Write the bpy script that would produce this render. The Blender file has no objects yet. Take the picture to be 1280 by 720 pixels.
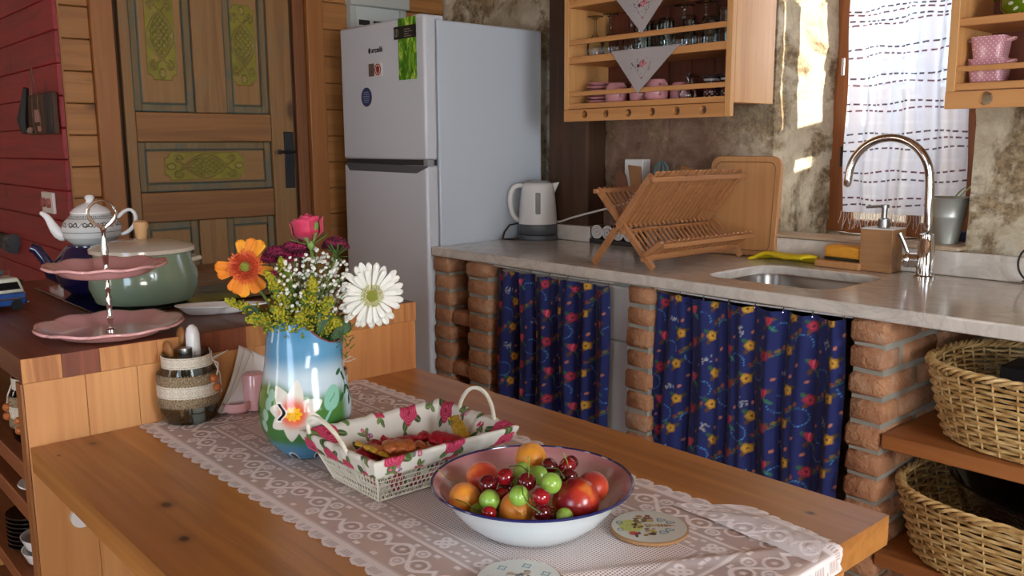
import bpy, bmesh, math, random
import numpy as np
from mathutils import Matrix, Vector
from math import pi, sin, cos, radians, hypot, atan2, sqrt
random.seed(7)
RS = np.random.RandomState(5)
SC = bpy.context.scene
COL = SC.collection

# ------------------------------------------------------------------ camera
cam_d = bpy.data.cameras.new('camera'); cam = bpy.data.objects.new('camera', cam_d); COL.objects.link(cam)
SC.camera = cam
cam_d.sensor_width = 36; cam_d.lens = 1104.725 * 36 / 1280; cam_d.clip_start = 0.02; cam_d.clip_end = 200
_a, _b, _c = -0.842897808, 0.160009223, 0.00565142666
_f = np.array([sin(_a)*cos(_b), cos(_a)*cos(_b), -sin(_b)]); _r = np.array([cos(_a), -sin(_a), 0.]); _d = np.cross(_f, _r)
_r2 = cos(_c)*_r + sin(_c)*_d; _d2 = -sin(_c)*_r + cos(_c)*_d
_m = Matrix.Identity(4)
for _i in range(3):
    _m[_i][0] = _r2[_i]; _m[_i][1] = -_d2[_i]; _m[_i][2] = -_f[_i]
_m[2][3] = 1.28
cam.matrix_world = _m

# ------------------------------------------------------------------ world, sun, window light, exposure
SC.view_settings.view_transform = 'Standard'; SC.view_settings.look = 'None'
SC.view_settings.gamma = 1; SC.view_settings.use_curve_mapping = False
SC.view_settings.exposure = -0.12
w = bpy.data.worlds.new('sky'); SC.world = w; w.use_nodes = True
bg = w.node_tree.nodes['Background']; bg.inputs[0].default_value = (0.62, 0.79, 1.0, 1); bg.inputs[1].default_value = 9.5
def light(name, kind, loc, direction, energy, color, **kw):
    l = bpy.data.lights.new(name, kind); l.energy = energy; l.color = color
    for k, v in kw.items(): setattr(l, k, v)
    o = bpy.data.objects.new(name, l); COL.objects.link(o); o.location = loc
    o.rotation_euler = Vector(direction).to_track_quat('-Z', 'Y').to_euler(); return o
light('sun', 'SUN', (1, 5, 4), (-0.87, -0.485, -0.11), 260, (1.0, 0.90, 0.75), angle=0.009)
light('daylight_right_window', 'AREA', (2.15, 0.75, 1.55), (-1, 0, 0), 72, (0.93, 0.96, 1.0), shape='RECTANGLE', size=.85, size_y=1.0)
light('daylight_front_door', 'AREA', (-2.3, -2.35, 1.35), (0, 1, 0), 11, (1.0, 0.88, 0.76), shape='RECTANGLE', size=.4, size_y=1.5)
light('daylight_glass_door', 'AREA', (2.15, -0.95, 0.62), (-1, 0, 0), 60, (1.0, 0.97, 0.92), shape='RECTANGLE', size=1.0, size_y=1.1)
light('daylight_passage', 'AREA', (-4.6, -2.35, 1.5), (0, 1, 0), 16, (1.0, 0.88, 0.78), shape='RECTANGLE', size=1.0, size_y=1.2)

# ------------------------------------------------------------------ helpers
def lin(h):
    if isinstance(h, str):
        h = h.lstrip('#'); h = [int(h[i:i+2], 16)/255 for i in (0, 2, 4)]
    return tuple(((c/12.92) if c <= .04045 else ((c+.055)/1.055)**2.4) for c in h)
def rgba(h): return lin(h) + (1.0,)
def setp(o, label=None, cat=None, group=None, kind=None):
    if label: o['label'] = label
    if cat: o['category'] = cat
    if group: o['group'] = group
    if kind: o['kind'] = kind
    return o
def thing(name, label, cat, loc=(0, 0, 0), rz=0, group=None, rot=None):
    o = bpy.data.objects.new(name, None); COL.objects.link(o); o.location = loc
    o.rotation_euler = rot if rot else (0, 0, rz); o.empty_display_size = .05
    return setp(o, label, cat, group)
def rotm(x=0, y=0, z=0): return (Matrix.Rotation(z, 3, 'Z') @ Matrix.Rotation(y, 3, 'Y') @ Matrix.Rotation(x, 3, 'X'))
class M:
    def __init__(s): s.v = []; s.f = []
    def add(s, vs, fs, R=None, c=None):
        n = len(s.v)
        for p in vs:
            if R is not None: p = R @ Vector(p)
            if c is not None: p = (p[0]+c[0], p[1]+c[1], p[2]+c[2])
            s.v.append(tuple(p))
        s.f += [tuple(i+n for i in f) for f in fs]; return s
    def box(s, c, d, ch=0, R=None):
        x, y, z = d[0]/2, d[1]/2, d[2]/2
        if ch <= 0:
            vs = [(i*x, j*y, k*z) for i in (-1, 1) for j in (-1, 1) for k in (-1, 1)]
            return s.add(vs, [(0,1,3,2),(4,6,7,5),(0,4,5,1),(2,3,7,6),(0,2,6,4),(1,5,7,3)], R, c)
        ch = min(ch, x*.9, y*.9, z*.9); vs = []
        for i in (-1, 1):
            for j in (-1, 1):
                for k in (-1, 1):
                    vs += [(i*x, j*(y-ch), k*(z-ch)), (i*(x-ch), j*y, k*(z-ch)), (i*(x-ch), j*(y-ch), k*z)]
        def q(i, j, k, a): return ((i*2+j)*2+k)*3+a
        fs = [(q(0,0,0,0),q(0,0,1,0),q(0,1,1,0),q(0,1,0,0)), (q(1,0,0,0),q(1,1,0,0),q(1,1,1,0),q(1,0,1,0)),
              (q(0,0,0,1),q(1,0,0,1),q(1,0,1,1),q(0,0,1,1)), (q(0,1,0,1),q(0,1,1,1),q(1,1,1,1),q(1,1,0,1)),
              (q(0,0,0,2),q(0,1,0,2),q(1,1,0,2),q(1,0,0,2)), (q(0,0,1,2),q(1,0,1,2),q(1,1,1,2),q(0,1,1,2))]
        for j in (0, 1):
            for k in (0, 1):
                fs.append((q(0,j,k,1+0),q(1,j,k,1),q(1,j,k,2),q(0,j,k,2)))
        for i in (0, 1):
            for k in (0, 1):
                fs.append((q(i,0,k,0),q(i,1,k,0),q(i,1,k,2),q(i,0,k,2)))
            for j in (0, 1):
                fs.append((q(i,j,0,0),q(i,j,1,0),q(i,j,1,1),q(i,j,0,1)))
        for i in (0, 1):
            for j in (0, 1):
                for k in (0, 1): fs.append((q(i,j,k,0),q(i,j,k,1),q(i,j,k,2)))
        return s.add(vs, fs, R, c)
    def bb(s, a, b, ch=0):      # box from corner to corner
        return s.box([(a[i]+b[i])/2 for i in range(3)], [abs(b[i]-a[i]) for i in range(3)], ch)
    def lathe(s, prof, n=32, c=(0, 0, 0), R=None, sx=1, sy=1):
        vs = []; fs = []; rings = []
        for r, z in prof:
            if r <= 1e-7: rings.append([len(vs)]); vs.append((0, 0, z))
            else:
                rings.append(list(range(len(vs), len(vs)+n)))
                vs += [(r*cos(2*pi*i/n)*sx, r*sin(2*pi*i/n)*sy, z) for i in range(n)]
        for A, B in zip(rings, rings[1:]):
            for i in range(n):
                j = (i+1) % n
                if len(A) == 1 and len(B) == 1: break
                if len(A) == 1: fs.append((A[0], B[j], B[i]))
                elif len(B) == 1: fs.append((A[i], A[j], B[0]))
                else: fs.append((A[i], A[j], B[j], B[i]))
        return s.add(vs, fs, R, c)
    def cyl(s, c, r, h, n=16, R=None, r2=None):
        r2 = r if r2 is None else r2
        return s.lathe([(0, 0), (r, 0), (r2, h), (0, h)], n, c, R)
    def sph(s, c, r, n=14, m=8, sc=(1, 1, 1), R=None):
        pr = [(sin(pi*i/m)*r, -cos(pi*i/m)*r) for i in range(m+1)]; pr[0] = (0, -r); pr[-1] = (0, r)
        t = M(); t.lathe(pr, n); vs = [(p[0]*sc[0], p[1]*sc[1], p[2]*sc[2]) for p in t.v]
        return s.add(vs, t.f, R, c)
    def tube(s, pts, r, n=8, closed=False, flat=1.0):
        P = [Vector(p) for p in pts]; L = len(P); rr = r if isinstance(r, (list, tuple)) else [r]*L
        T = []
        for i in range(L):
            a = P[(i-1) % L] if (closed or i > 0) else P[0]; b = P[(i+1) % L] if (closed or i < L-1) else P[-1]
            T.append((b-a).normalized() if (b-a).length > 1e-9 else Vector((0, 0, 1)))
        u = T[0].orthogonal().normalized(); vs = []; fs = []
        for i in range(L):
            u = (u - T[i]*u.dot(T[i]))
            u = u.normalized() if u.length > 1e-6 else T[i].orthogonal().normalized()
            w_ = T[i].cross(u)
            for k in range(n):
                a = 2*pi*k/n; p = P[i] + u*cos(a)*rr[i] + w_*sin(a)*rr[i]*flat; vs.append(tuple(p))
        for i in range(L if closed else L-1):
            j = (i+1) % L
            for k in range(n): fs.append((i*n+k, i*n+(k+1) % n, j*n+(k+1) % n, j*n+k))
        if not closed:
            fs.append(tuple(range(n))[::-1]); fs.append(tuple((L-1)*n+k for k in range(n)))
        return s.add(vs, fs)
    def prism(s, pts, d0, d1, axis='z', R=None, c=None):
        n = len(pts)
        def mk(p, d): return {'z': (p[0], p[1], d), 'y': (p[0], d, p[1]), 'x': (d, p[0], p[1])}[axis]
        vs = [mk(p, d0) for p in pts] + [mk(p, d1) for p in pts]
        fs = [tuple(range(n)), tuple(range(2*n-1, n-1, -1))] + [(i, i+n, (i+1) % n+n, (i+1) % n) for i in range(n)]
        return s.add(vs, fs, R, c)
    def mesh(s, name='m', ang=38):
        me = bpy.data.meshes.new(name); me.from_pydata(s.v, [], s.f)
        bm = bmesh.new(); bm.from_mesh(me); bmesh.ops.recalc_face_normals(bm, faces=bm.faces); bm.to_mesh(me); bm.free()
        if ang: me.shade_smooth(); me.set_sharp_from_angle(angle=radians(ang))
        return me
def link(name, me, mat=None, parent=None, loc=None, rot=None):
    o = bpy.data.objects.new(name, me); COL.objects.link(o)
    if mat is not None and len(me.materials) == 0: me.materials.append(mat)
    if parent is not None: o.parent = parent
    if loc: o.location = loc
    if rot: o.rotation_euler = rot
    return o
def obj(name, m, mat, parent=None, loc=None, rot=None, ang=38, bevel=0, label=None, kind=None, sub=0, seg=2):
    o = link(name, m.mesh(name, ang), mat, parent, loc, rot)
    if bevel:
        b = o.modifiers.new('bevel', 'BEVEL'); b.width = bevel; b.segments = seg; b.limit_method = 'ANGLE'; b.angle_limit = radians(40)
        b.harden_normals = False
    if sub:
        b = o.modifiers.new('sub', 'SUBSURF'); b.levels = sub; b.render_levels = sub
    if label: o['label'] = label
    if kind: o['kind'] = kind
    return o
def grid(name, P, mat, parent=None, col=None, cu=False, cv=False, solid=0, loc=None, rot=None, kind=None, label=None, smooth=True, mask=None):
    P = np.asarray(P, float); nv, nu = P.shape[:2]
    idx = np.arange(nv*nu).reshape(nv, nu)
    A = idx if not cu else np.concatenate([idx, idx[:, :1]], 1)
    if cv: A = np.concatenate([A, A[:1]], 0)
    F = np.stack([A[:-1, :-1], A[:-1, 1:], A[1:, 1:], A[1:, :-1]], -1)
    if mask is not None: F = F[mask]
    F = F.reshape(-1, 4)
    me = bpy.data.meshes.new(name)
    me.vertices.add(nv*nu); me.vertices.foreach_set('co', P.reshape(-1).astype(np.float32))
    me.loops.add(len(F)*4); me.loops.foreach_set('vertex_index', F.reshape(-1).astype(np.int32))
    me.polygons.add(len(F)); me.polygons.foreach_set('loop_start', (np.arange(len(F))*4).astype(np.int32))
    me.update(calc_edges=True); me.validate()
    if smooth: me.shade_smooth()
    if col is not None:
        c = np.ones((nv, nu, 4), np.float32); cc = np.asarray(col); c[..., :cc.shape[-1]] = cc
        at = me.color_attributes.new('paint', 'FLOAT_COLOR', 'POINT'); at.data.foreach_set('color', c.reshape(-1))
    o = link(name, me, mat, parent, loc, rot)
    if solid:
        b = o.modifiers.new('solid', 'SOLIDIFY'); b.thickness = solid; b.offset = 0
    if kind: o['kind'] = kind
    if label: o['label'] = label
    return o
def copytree(o, parent=None):
    c = o.copy(); COL.objects.link(c)
    if parent is not None: c.parent = parent
    for ch in list(o.children): copytree(ch, c)
    return c
# value noise (numpy)
_perm = RS.permutation(4096); _val = RS.rand(4096)
def vnoise(x, y, z=0.0):
    x, y, z = np.broadcast_arrays(np.asarray(x, float), np.asarray(y, float), np.asarray(z, float))
    xi = np.floor(x).astype(int); yi = np.floor(y).astype(int); zi = np.floor(z).astype(int)
    fx, fy, fz = x-xi, y-yi, z-zi
    fx = fx*fx*(3-2*fx); fy = fy*fy*(3-2*fy); fz = fz*fz*(3-2*fz)
    def h(a, b, c): return _val[_perm[(a+_perm[(b+_perm[c & 4095]) & 4095]) & 4095]]
    r = 0
    for i in (0, 1):
        for j in (0, 1):
            for k in (0, 1):
                r = r + h(xi+i, yi+j, zi+k)*(fx if i else 1-fx)*(fy if j else 1-fy)*(fz if k else 1-fz)
    return r*2-1
def fbm(x, y, z=0.0, o=4):
    s = 0; a = 1; t = 0
    for i in range(o): s = s+a*vnoise(x*2**i+i*17, y*2**i+i*5, z*2**i); t += a; a *= .5
    return s/t
def sm(a, b, x): t = np.clip((x-a)/(b-a), 0, 1); return t*t*(3-2*t)
def mixc(c, col, m):
    col = np.array(lin(col) if isinstance(col, str) else col); m = np.clip(m, 0, 1)[..., None]
    return c*(1-m)+col*m

# ------------------------------------------------------------------ material helpers
class NT:
    def __init__(s, name):
        s.m = bpy.data.materials.new(name); s.m.use_nodes = True; s.t = s.m.node_tree; s.n = s.t.nodes
        s.p = s.n['Principled BSDF']; s.out = s.n['Material Output']
    def node(s, ty, **kw):
        n = s.n.new(ty)
        for k, v in kw.items(): setattr(n, k, v)
        return n
    def l(s, a, b): s.t.links.new(a, b)
    def inp(s, n, k, v):
        if hasattr(v, 'is_output') or isinstance(v, bpy.types.NodeSocket): s.l(v, n.inputs[k])
        else: n.inputs[k].default_value = v
    def math(s, op, a, b=0.0, c=None):
        n = s.node('ShaderNodeMath', operation=op); s.inp(n, 0, a); s.inp(n, 1, b)
        if c is not None: s.inp(n, 2, c)
        return n.outputs[0]
    def mix(s, f, a, b, bt='MIX'):
        n = s.node('ShaderNodeMix', data_type='RGBA', blend_type=bt); s.inp(n, 0, f)
        s.inp(n, 6, a if not isinstance(a, str) else rgba(a)); s.inp(n, 7, b if not isinstance(b, str) else rgba(b)); return n.outputs[2]
    def ramp(s, f, stops, interp='LINEAR'):
        n = s.node('ShaderNodeValToRGB'); n.color_ramp.interpolation = interp; e = n.color_ramp.elements
        while len(e) < len(stops): e.new(.5)
        for el, (p, c) in zip(e, stops): el.position = p; el.color = rgba(c) if isinstance(c, str) else ((c, c, c, 1) if not isinstance(c, tuple) else c)
        s.inp(n, 0, f); return n.outputs[0]
    def coords(s, scale=(1, 1, 1), rnd=True, kind='Object'):
        tc = s.node('ShaderNodeTexCoord'); v = tc.outputs[kind]
        if rnd:
            oi = s.node('ShaderNodeObjectInfo'); k = s.math('MULTIPLY', oi.outputs['Random'], 37.0)
            a = s.node('ShaderNodeVectorMath', operation='ADD'); s.l(v, a.inputs[0]); s.l(k, a.inputs[1]); v = a.outputs[0]
        mp = s.node('ShaderNodeMapping'); s.l(v, mp.inputs[0]); mp.inputs['Scale'].default_value = scale; return mp.outputs[0]
    def noise(s, v, sc, det=4, rough=.55, dist=0.0):
        n = s.node('ShaderNodeTexNoise'); s.l(v, n.inputs['Vector']); n.inputs['Scale'].default_value = sc
        n.inputs['Detail'].default_value = det; n.inputs['Roughness'].default_value = rough; n.inputs['Distortion'].default_value = dist
        return n.outputs['Fac']
    def voro(s, v, sc, feature='F1', rnd=1.0):
        n = s.node('ShaderNodeTexVoronoi', feature=feature); s.l(v, n.inputs['Vector']); n.inputs['Scale'].default_value = sc
        n.inputs['Randomness'].default_value = rnd; return n
    def bump(s, h, st=.3, d=.002):
        n = s.node('ShaderNodeBump'); s.inp(n, 'Height', h); n.inputs['Strength'].default_value = st; n.inputs['Distance'].default_value = d
        s.l(n.outputs[0], s.p.inputs['Normal'])
    def set(s, **kw):
        for k, v in kw.items():
            k = {'color': 'Base Color', 'rough': 'Roughness', 'metal': 'Metallic', 'trans': 'Transmission Weight', 'ior': 'IOR', 'alpha': 'Alpha',
                 'coat': 'Coat Weight', 'coatr': 'Coat Roughness', 'spec': 'Specular IOR Level', 'sheen': 'Sheen Weight', 'sss': 'Subsurface Weight'}.get(k, k)
            if isinstance(v, str): v = rgba(v)
            s.inp(s.p, k, v)
        return s.m
def plain(name, color, rough=.5, metal=0, var=0, **kw):
    t = NT(name)
    if var:
        f = t.noise(t.coords(), 12, 3); c = t.mix(t.math('MULTIPLY', f, var), color, '#000000')
        t.set(color=c, rough=rough, metal=metal, **kw)
    else: t.set(color=color, rough=rough, metal=metal, **kw)
    return t.m
def wood(name, light, dark, axis='X', rough=.5, fine=1.0, knots=True, wear=None, tone=.25, coat=0.0, wearamt=.5, spots=()):
    t = NT(name); i = 'XYZ'.index(axis)
    s1 = [9*fine]*3; s1[i] = .55*fine
    v = t.coords(tuple(s1)); n1 = t.noise(v, 1.0, 5, .6, .9)
    s2 = [60*fine]*3; s2[i] = 1.6*fine
    n2 = t.noise(t.coords(tuple(s2)), 1.0, 3, .6, .3)
    wv = t.math('SINE', t.math('MULTIPLY', n1, 34.0)); wv = t.math('MULTIPLY_ADD', wv, .5, .5)
    f = t.math('MULTIPLY_ADD', wv, .15, t.math('MULTIPLY', n1, .62)); f = t.math('MULTIPLY_ADD', n2, .32, f)
    c = t.ramp(f, [(.25, light), (.85, dark)])
    oi = t.node('ShaderNodeObjectInfo')
    c = t.mix(t.math('MULTIPLY', oi.outputs['Random'], tone), c, dark)
    if knots:
        s3 = [5.5]*3; s3[i] = 2.6
        vo = t.voro(t.coords(tuple(s3)), 1.0); kf = t.ramp(vo.outputs['Distance'], [(.05, 1.0), (.13, 0.0)])
        c = t.mix(t.math('MULTIPLY', kf, .75), c, '#3a2010')
    for (kx, ky, kz, ra, rb) in spots:      # single knots at their own places in the wood
        vs = t.node('ShaderNodeVectorMath', operation='SUBTRACT'); t.l(t.node('ShaderNodeNewGeometry').outputs['Position'], vs.inputs[0]); vs.inputs[1].default_value = (kx, ky, kz)
        sc_ = t.node('ShaderNodeVectorMath', operation='MULTIPLY'); t.l(vs.outputs[0], sc_.inputs[0]); s4 = [1/rb]*3; s4[i] = 1/ra; sc_.inputs[1].default_value = s4
        ln_ = t.node('ShaderNodeVectorMath', operation='LENGTH'); t.l(sc_.outputs[0], ln_.inputs[0]); kd_ = t.math('MULTIPLY_ADD', n2, .6, ln_.outputs['Value'])
        c = t.mix(t.ramp(kd_, [(.55, .85), (.92, .35)] if False else [(.45, .9), (.62, .30), (.98, 0.0)]), c, '#24140c')
    if wear:
        wn = t.noise(t.coords((3, 3, 3)), 3.0, 5, .7); wf = t.ramp(wn, [(.50, 0.0), (.62, 1.0)])
        c = t.mix(t.math('MULTIPLY', wf, wearamt), c, wear)
    t.set(color=c, rough=t.math('MULTIPLY_ADD', n2, .2, rough-.1), coat=coat, coatr=.25)
    t.bump(f, .25, .0015)
    return t.m
def painted(name, rough=.5, metal=0, sheen=0, alpha=False, bumpsc=0, trans=0.0, **kw):
    t = NT(name); a = t.node('ShaderNodeVertexColor'); a.layer_name = 'paint'
    t.set(color=a.outputs[0], rough=rough, metal=metal, sheen=sheen, **kw)
    if alpha: t.l(a.outputs[1], t.p.inputs['Alpha'])
    if bumpsc: t.bump(t.noise(t.coords(rnd=False), bumpsc, 3), .3, .001)
    if trans:
        tr = t.node('ShaderNodeBsdfTranslucent'); t.l(a.outputs[0], tr.inputs[0]); mx = t.node('ShaderNodeMixShader'); mx.inputs[0].default_value = trans
        t.l(t.p.outputs[0], mx.inputs[1]); t.l(tr.outputs[0], mx.inputs[2]); t.l(mx.outputs[0], t.out.inputs[0])
    return t.m
def glassmat(name, color='#ffffff', rough=.0, ior=1.45):
    t = NT(name); g = t.node('ShaderNodeBsdfGlossy'); g.inputs['Roughness'].default_value = .02
    tr = t.node('ShaderNodeBsdfTransparent'); tr.inputs[0].default_value = rgba(color)
    fr = t.node('ShaderNodeLayerWeight'); fr.inputs[0].default_value = .25
    mx = t.node('ShaderNodeMixShader'); f = t.math('MULTIPLY_ADD', fr.outputs['Fresnel'], .9, .03); t.l(f, mx.inputs[0])
    t.l(tr.outputs[0], mx.inputs[1]); t.l(g.outputs[0], mx.inputs[2]); t.l(mx.outputs[0], t.out.inputs[0]); return t.m

# ------------------------------------------------------------------ shared materials
W_TOP = wood('table_wood', '#cf9048', '#8a5428', 'X', .38, .7, coat=.2, tone=.08, knots=False, spots=((-1.286, .448, .75, .040, .032), (-1.153, .422, .75, .036, .030), (-1.657, .455, .75, .042, .028), (-1.63, .391, .75, .012, .010), (-.62, 1.132, .75, .018, .014)))
W_PINE = wood('light_pine', '#e0b074', '#b87a3e', 'Z', .5, .9, tone=.15)
W_PINEY = wood('light_pine_y', '#dba668', '#b0703a', 'Y', .5, .9, tone=.3)
W_PINEX = wood('light_pine_x', '#d9a05c', '#b3763c', 'X', .5, 1, tone=.15, knots=False)
W_CLAP = wood('clapboard_pine', '#bf8548', '#86562a', 'Y', .55, 1, tone=.45)
W_TRIM = wood('door_casing', '#ab713c', '#855024', 'Z', .5, .8, tone=.2)
W_JAMB = wood('door_jamb_wood', '#8f5a30', '#5d3418', 'Z', .55, .9, tone=.3)
W_DOOR = wood('old_door_wood', '#a67c4a', '#76532e', 'Z', .6, 1.1, tone=.25, wear='#6a6a54', wearamt=.25)
W_DOORH = wood('old_door_rail', '#a37240', '#744b26', 'Y', .6, 1.1, tone=.25)
W_DOORM = wood('old_door_moulding', '#8a7048', '#665434', 'Z', .6, 1.2, knots=False, tone=.2, wear='#3a6060', wearamt=.35)
W_BAR = wood('bar_wood', '#85451f', '#552a13', 'X', .42, .6, tone=.25, coat=.25, knots=False)
W_BARE = wood('bar_end_grain', '#d99a58', '#8a4c22', 'Z', .5, 1.5, tone=.55, knots=False)
W_DARK = wood('dark_timber', '#5a3a22', '#2e1c10', 'Z', .7, 1)
W_CEIL = wood('ceiling_wood', '#a9774a', '#7c4f2a', 'X', .6, .8)
W_BAM = wood('bamboo', '#c9945e', '#ad7846', 'Z', .42, 1.4, knots=False, tone=.1)
W_RACK = wood('rack_wood', '#bb8454', '#96623a', 'Y', .5, 1.4, knots=False, tone=.2)
W_CAB = wood('cabinet_wood', '#d39a5c', '#b0743c', 'X', .45, .8, tone=.1)
W_CABZ = wood('cabinet_side_wood', '#dcaa6c', '#bd8448', 'Z', .45, .8, tone=.1)
WHITE = plain('white_ceramic', '#e6e6e4', .15); PINK = plain('pink_ceramic', '#dba5a3', .16, coat=.5)
CHROME = plain('chrome', '#d8d8d8', .08, 1); STEEL = plain('brushed_steel', '#9a9a98', .28, 1)
BLACK = plain('black_plastic', '#0c0c0e', .35); WHITEP = plain('white_plastic', '#dedcd6', .35)
GLASS = glassmat('clear_glass')
# ================================================================== THE SETTING
XW, YW = -3.46, 2.665
def struct(name, m, mat, **kw): o = obj(name, m, mat, **kw); o['kind'] = 'structure'; return o
m = M(); m.bb((-5.6, -2.6, -.1), (2.4, 3.2, 0)); t = NT('terracotta_floor')
vv = t.coords(rnd=False); br = t.node('ShaderNodeTexBrick'); t.l(vv, br.inputs[0]); br.inputs['Scale'].default_value = 3.3; br.offset = 0
br.inputs['Color1'].default_value = rgba('#7a4a30'); br.inputs['Color2'].default_value = rgba('#8a5638'); br.inputs['Mortar'].default_value = rgba('#5a4a40')
br.inputs['Mortar Size'].default_value = .012; br.inputs['Brick Width'].default_value = 1; br.inputs['Row Height'].default_value = 1
t.set(color=br.outputs[0], rough=.5); struct('floor', m, t.m)
m = M(); m.bb((-5.6, -2.6, 2.7), (2.4, 3.2, 2.8)); struct('ceiling', m, W_CEIL)
PL = plain('plaster', '#b5a088', .85)
def wall_with_hole(name, a, b, axis, at, th, hole):
    m = M(); h = hole
    def bx(u0, u1, z0, z1):
        if axis == 'x': m.bb((at, u0, z0), (at+th, u1, z1))
        else: m.bb((u0, at, z0), (u1, at+th, z1))
    bx(a, h[0], 0, 2.7); bx(h[1], b, 0, 2.7); bx(h[0], h[1], 0, h[2]); bx(h[0], h[1], h[3], 2.7)
    return struct(name, m, PL)
wall_with_hole('wall_right', -2.6, 3.0, 'x', 2.2, .2, (0.0, 1.5, .9, 2.2))
wall_with_hole('wall_front', -5.6, 2.4, 'y', -2.6, .2, (-.35, .95, 0.5, 2.2))
m = M(); m.bb((-5.7, -2.6, 0), (-5.5, 1.2, 2.7)); struct('wall_passage_end', m, PL)

# rough stone and plaster wall, with the deep window recess
def disp(x, y, z):
    big = fbm(x*3.1, y*3.1, z*3.1, 3); mid = fbm(x*11+3, y*11, z*11, 3); fi = fbm(x*42, y*42+9, z*42, 2)
    st = np.abs(fbm(x*5+20, y*5, z*5, 2)); crack = -sm(.06, .0, st)*.012
    pit = -sm(.18, .5, mid)*.010
    return big*.016+mid*.006+fi*.0022+crack+pit
t = NT('stone_and_plaster'); g = t.node('ShaderNodeNewGeometry'); pos = g.outputs['Position']
n1 = t.noise(pos, 4.6, 8, .66, .4); n2 = t.noise(pos, 11, 10, .74, .6); n3 = t.noise(pos, 46, 6, .72); n4 = t.noise(pos, 1.7, 3, .5)
pl_ = t.ramp(n2, [(.30, '#bba98b'), (.50, '#d8cbae'), (.68, '#ebe2ca')])
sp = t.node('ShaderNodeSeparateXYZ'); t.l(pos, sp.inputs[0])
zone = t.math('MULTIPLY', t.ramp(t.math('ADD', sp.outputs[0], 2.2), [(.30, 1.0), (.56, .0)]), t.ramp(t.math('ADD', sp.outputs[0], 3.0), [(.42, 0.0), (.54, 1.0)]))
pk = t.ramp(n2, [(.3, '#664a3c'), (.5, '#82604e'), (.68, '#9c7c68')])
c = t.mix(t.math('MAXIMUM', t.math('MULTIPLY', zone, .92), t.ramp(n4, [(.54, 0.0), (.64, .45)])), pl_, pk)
pit = t.ramp(n3, [(.36, '#66553f'), (.48, '#8c775a'), (.60, '#b09a76'), (.72, '#c8b592')])
pf = t.ramp(n1, [(.49, 0.0), (.56, .95)]); c = t.mix(t.math('MULTIPLY', pf, t.math('SUBTRACT', 1.0, t.math('MULTIPLY', zone, .6))), c, pit)
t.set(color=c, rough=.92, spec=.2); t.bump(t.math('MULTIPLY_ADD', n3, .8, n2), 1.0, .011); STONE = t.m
def wgrid(name, f, nu, nv, nrm):
    u, v = np.meshgrid(np.linspace(0, 1, nu), np.linspace(0, 1, nv)); x, y, z = f(u, v)
    x = x+0*u; y = y+0*u; z = z+0*u; d = disp(x, y, z)
    P = np.stack([x+d*nrm[0], y+d*nrm[1], z+d*nrm[2]], -1); o = grid(name, P, STONE); o['kind'] = 'structure'; return o
ND = (.55, -.83, 0)     # one displacement direction, so the pieces meet
WX0, WX1 = -1.665, -1.02
L = lambda a, b: (lambda t_: a+(b-a)*t_)
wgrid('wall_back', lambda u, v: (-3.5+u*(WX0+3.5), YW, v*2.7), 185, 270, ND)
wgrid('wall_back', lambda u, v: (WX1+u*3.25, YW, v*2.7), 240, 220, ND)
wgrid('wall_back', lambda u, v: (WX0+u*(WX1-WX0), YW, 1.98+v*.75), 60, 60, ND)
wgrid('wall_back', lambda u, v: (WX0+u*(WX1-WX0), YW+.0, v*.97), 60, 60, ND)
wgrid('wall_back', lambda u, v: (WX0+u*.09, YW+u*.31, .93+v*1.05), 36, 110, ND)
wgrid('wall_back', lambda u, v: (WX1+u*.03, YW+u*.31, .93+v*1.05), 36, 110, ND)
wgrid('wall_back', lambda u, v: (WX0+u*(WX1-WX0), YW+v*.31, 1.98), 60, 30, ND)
m = M(); m.bb((-3.6, 2.95, 0), (-1.58, 3.05, 2.8)); m.bb((-.985, 2.95, 0), (2.4, 3.05, 2.8)); m.bb((-1.58, 2.95, 0), (-.985, 3.05, .95)); m.bb((-1.58, 2.95, 1.98), (-.985, 3.05, 2.8))
struct('wall_back_outer', m, PL)
# mortar sill of the recess and the travertine ledge
P = np.stack(np.meshgrid(np.linspace(-1.72, -1.0, 80), np.linspace(2.66, 2.96, 40)), -1)
z = .968+.014*fbm(P[..., 0]*16, P[..., 1]*16, 0, 4); P3 = np.concatenate([P, z[..., None]], -1)
o = grid('window_sill_mortar', P3, STONE); o['kind'] = 'structure'
m = M(); m.bb((-1.640, 2.616, .973), (-1.02, 2.72, .985)); struct('trim_1', m, plain('travertine', '#c9b193', .55, var=.25), bevel=.004)
# dark timber set in the stone
m = M(); m.bb((-2.645, 2.56, .86), (-2.425, 2.70, 2.7)); struct('trim_2', m, W_DARK, bevel=.012)

# window_1: wooden frame and pane
w1 = thing('window_1', None, None); w1['kind'] = 'structure'
WF = wood('window_frame_wood', '#b06a34', '#7a3f1a', 'Z', .45, 1)
for a, b in (((-1.60, 2.925, .975), (-1.515, 2.96, 1.98)), ((-1.135, 2.90, .975), (-.97, 2.95, 1.98)), ((-1.515, 2.90, .975), (-1.135, 2.95, 1.02)), ((-1.515, 2.90, 1.93), (-1.135, 2.95, 1.98)), ((-1.31, 2.905, 1.02), (-1.275, 2.945, 1.93))):
    m = M(); m.bb(a, b); obj('window_frame', m, WF, w1, bevel=.004)
m = M(); m.bb((-1.515, 2.938, 1.02), (-1.135, 2.942, 1.93)); obj('glass_pane', m, GLASS, w1)
m = M(); m.bb((-1.555, 2.914, 1.20), (-1.548, 2.926, 1.27)); obj('hinge', m, BLACK, w1)
PS = plain('parapet_stone', '#8e959c', .9)
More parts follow.
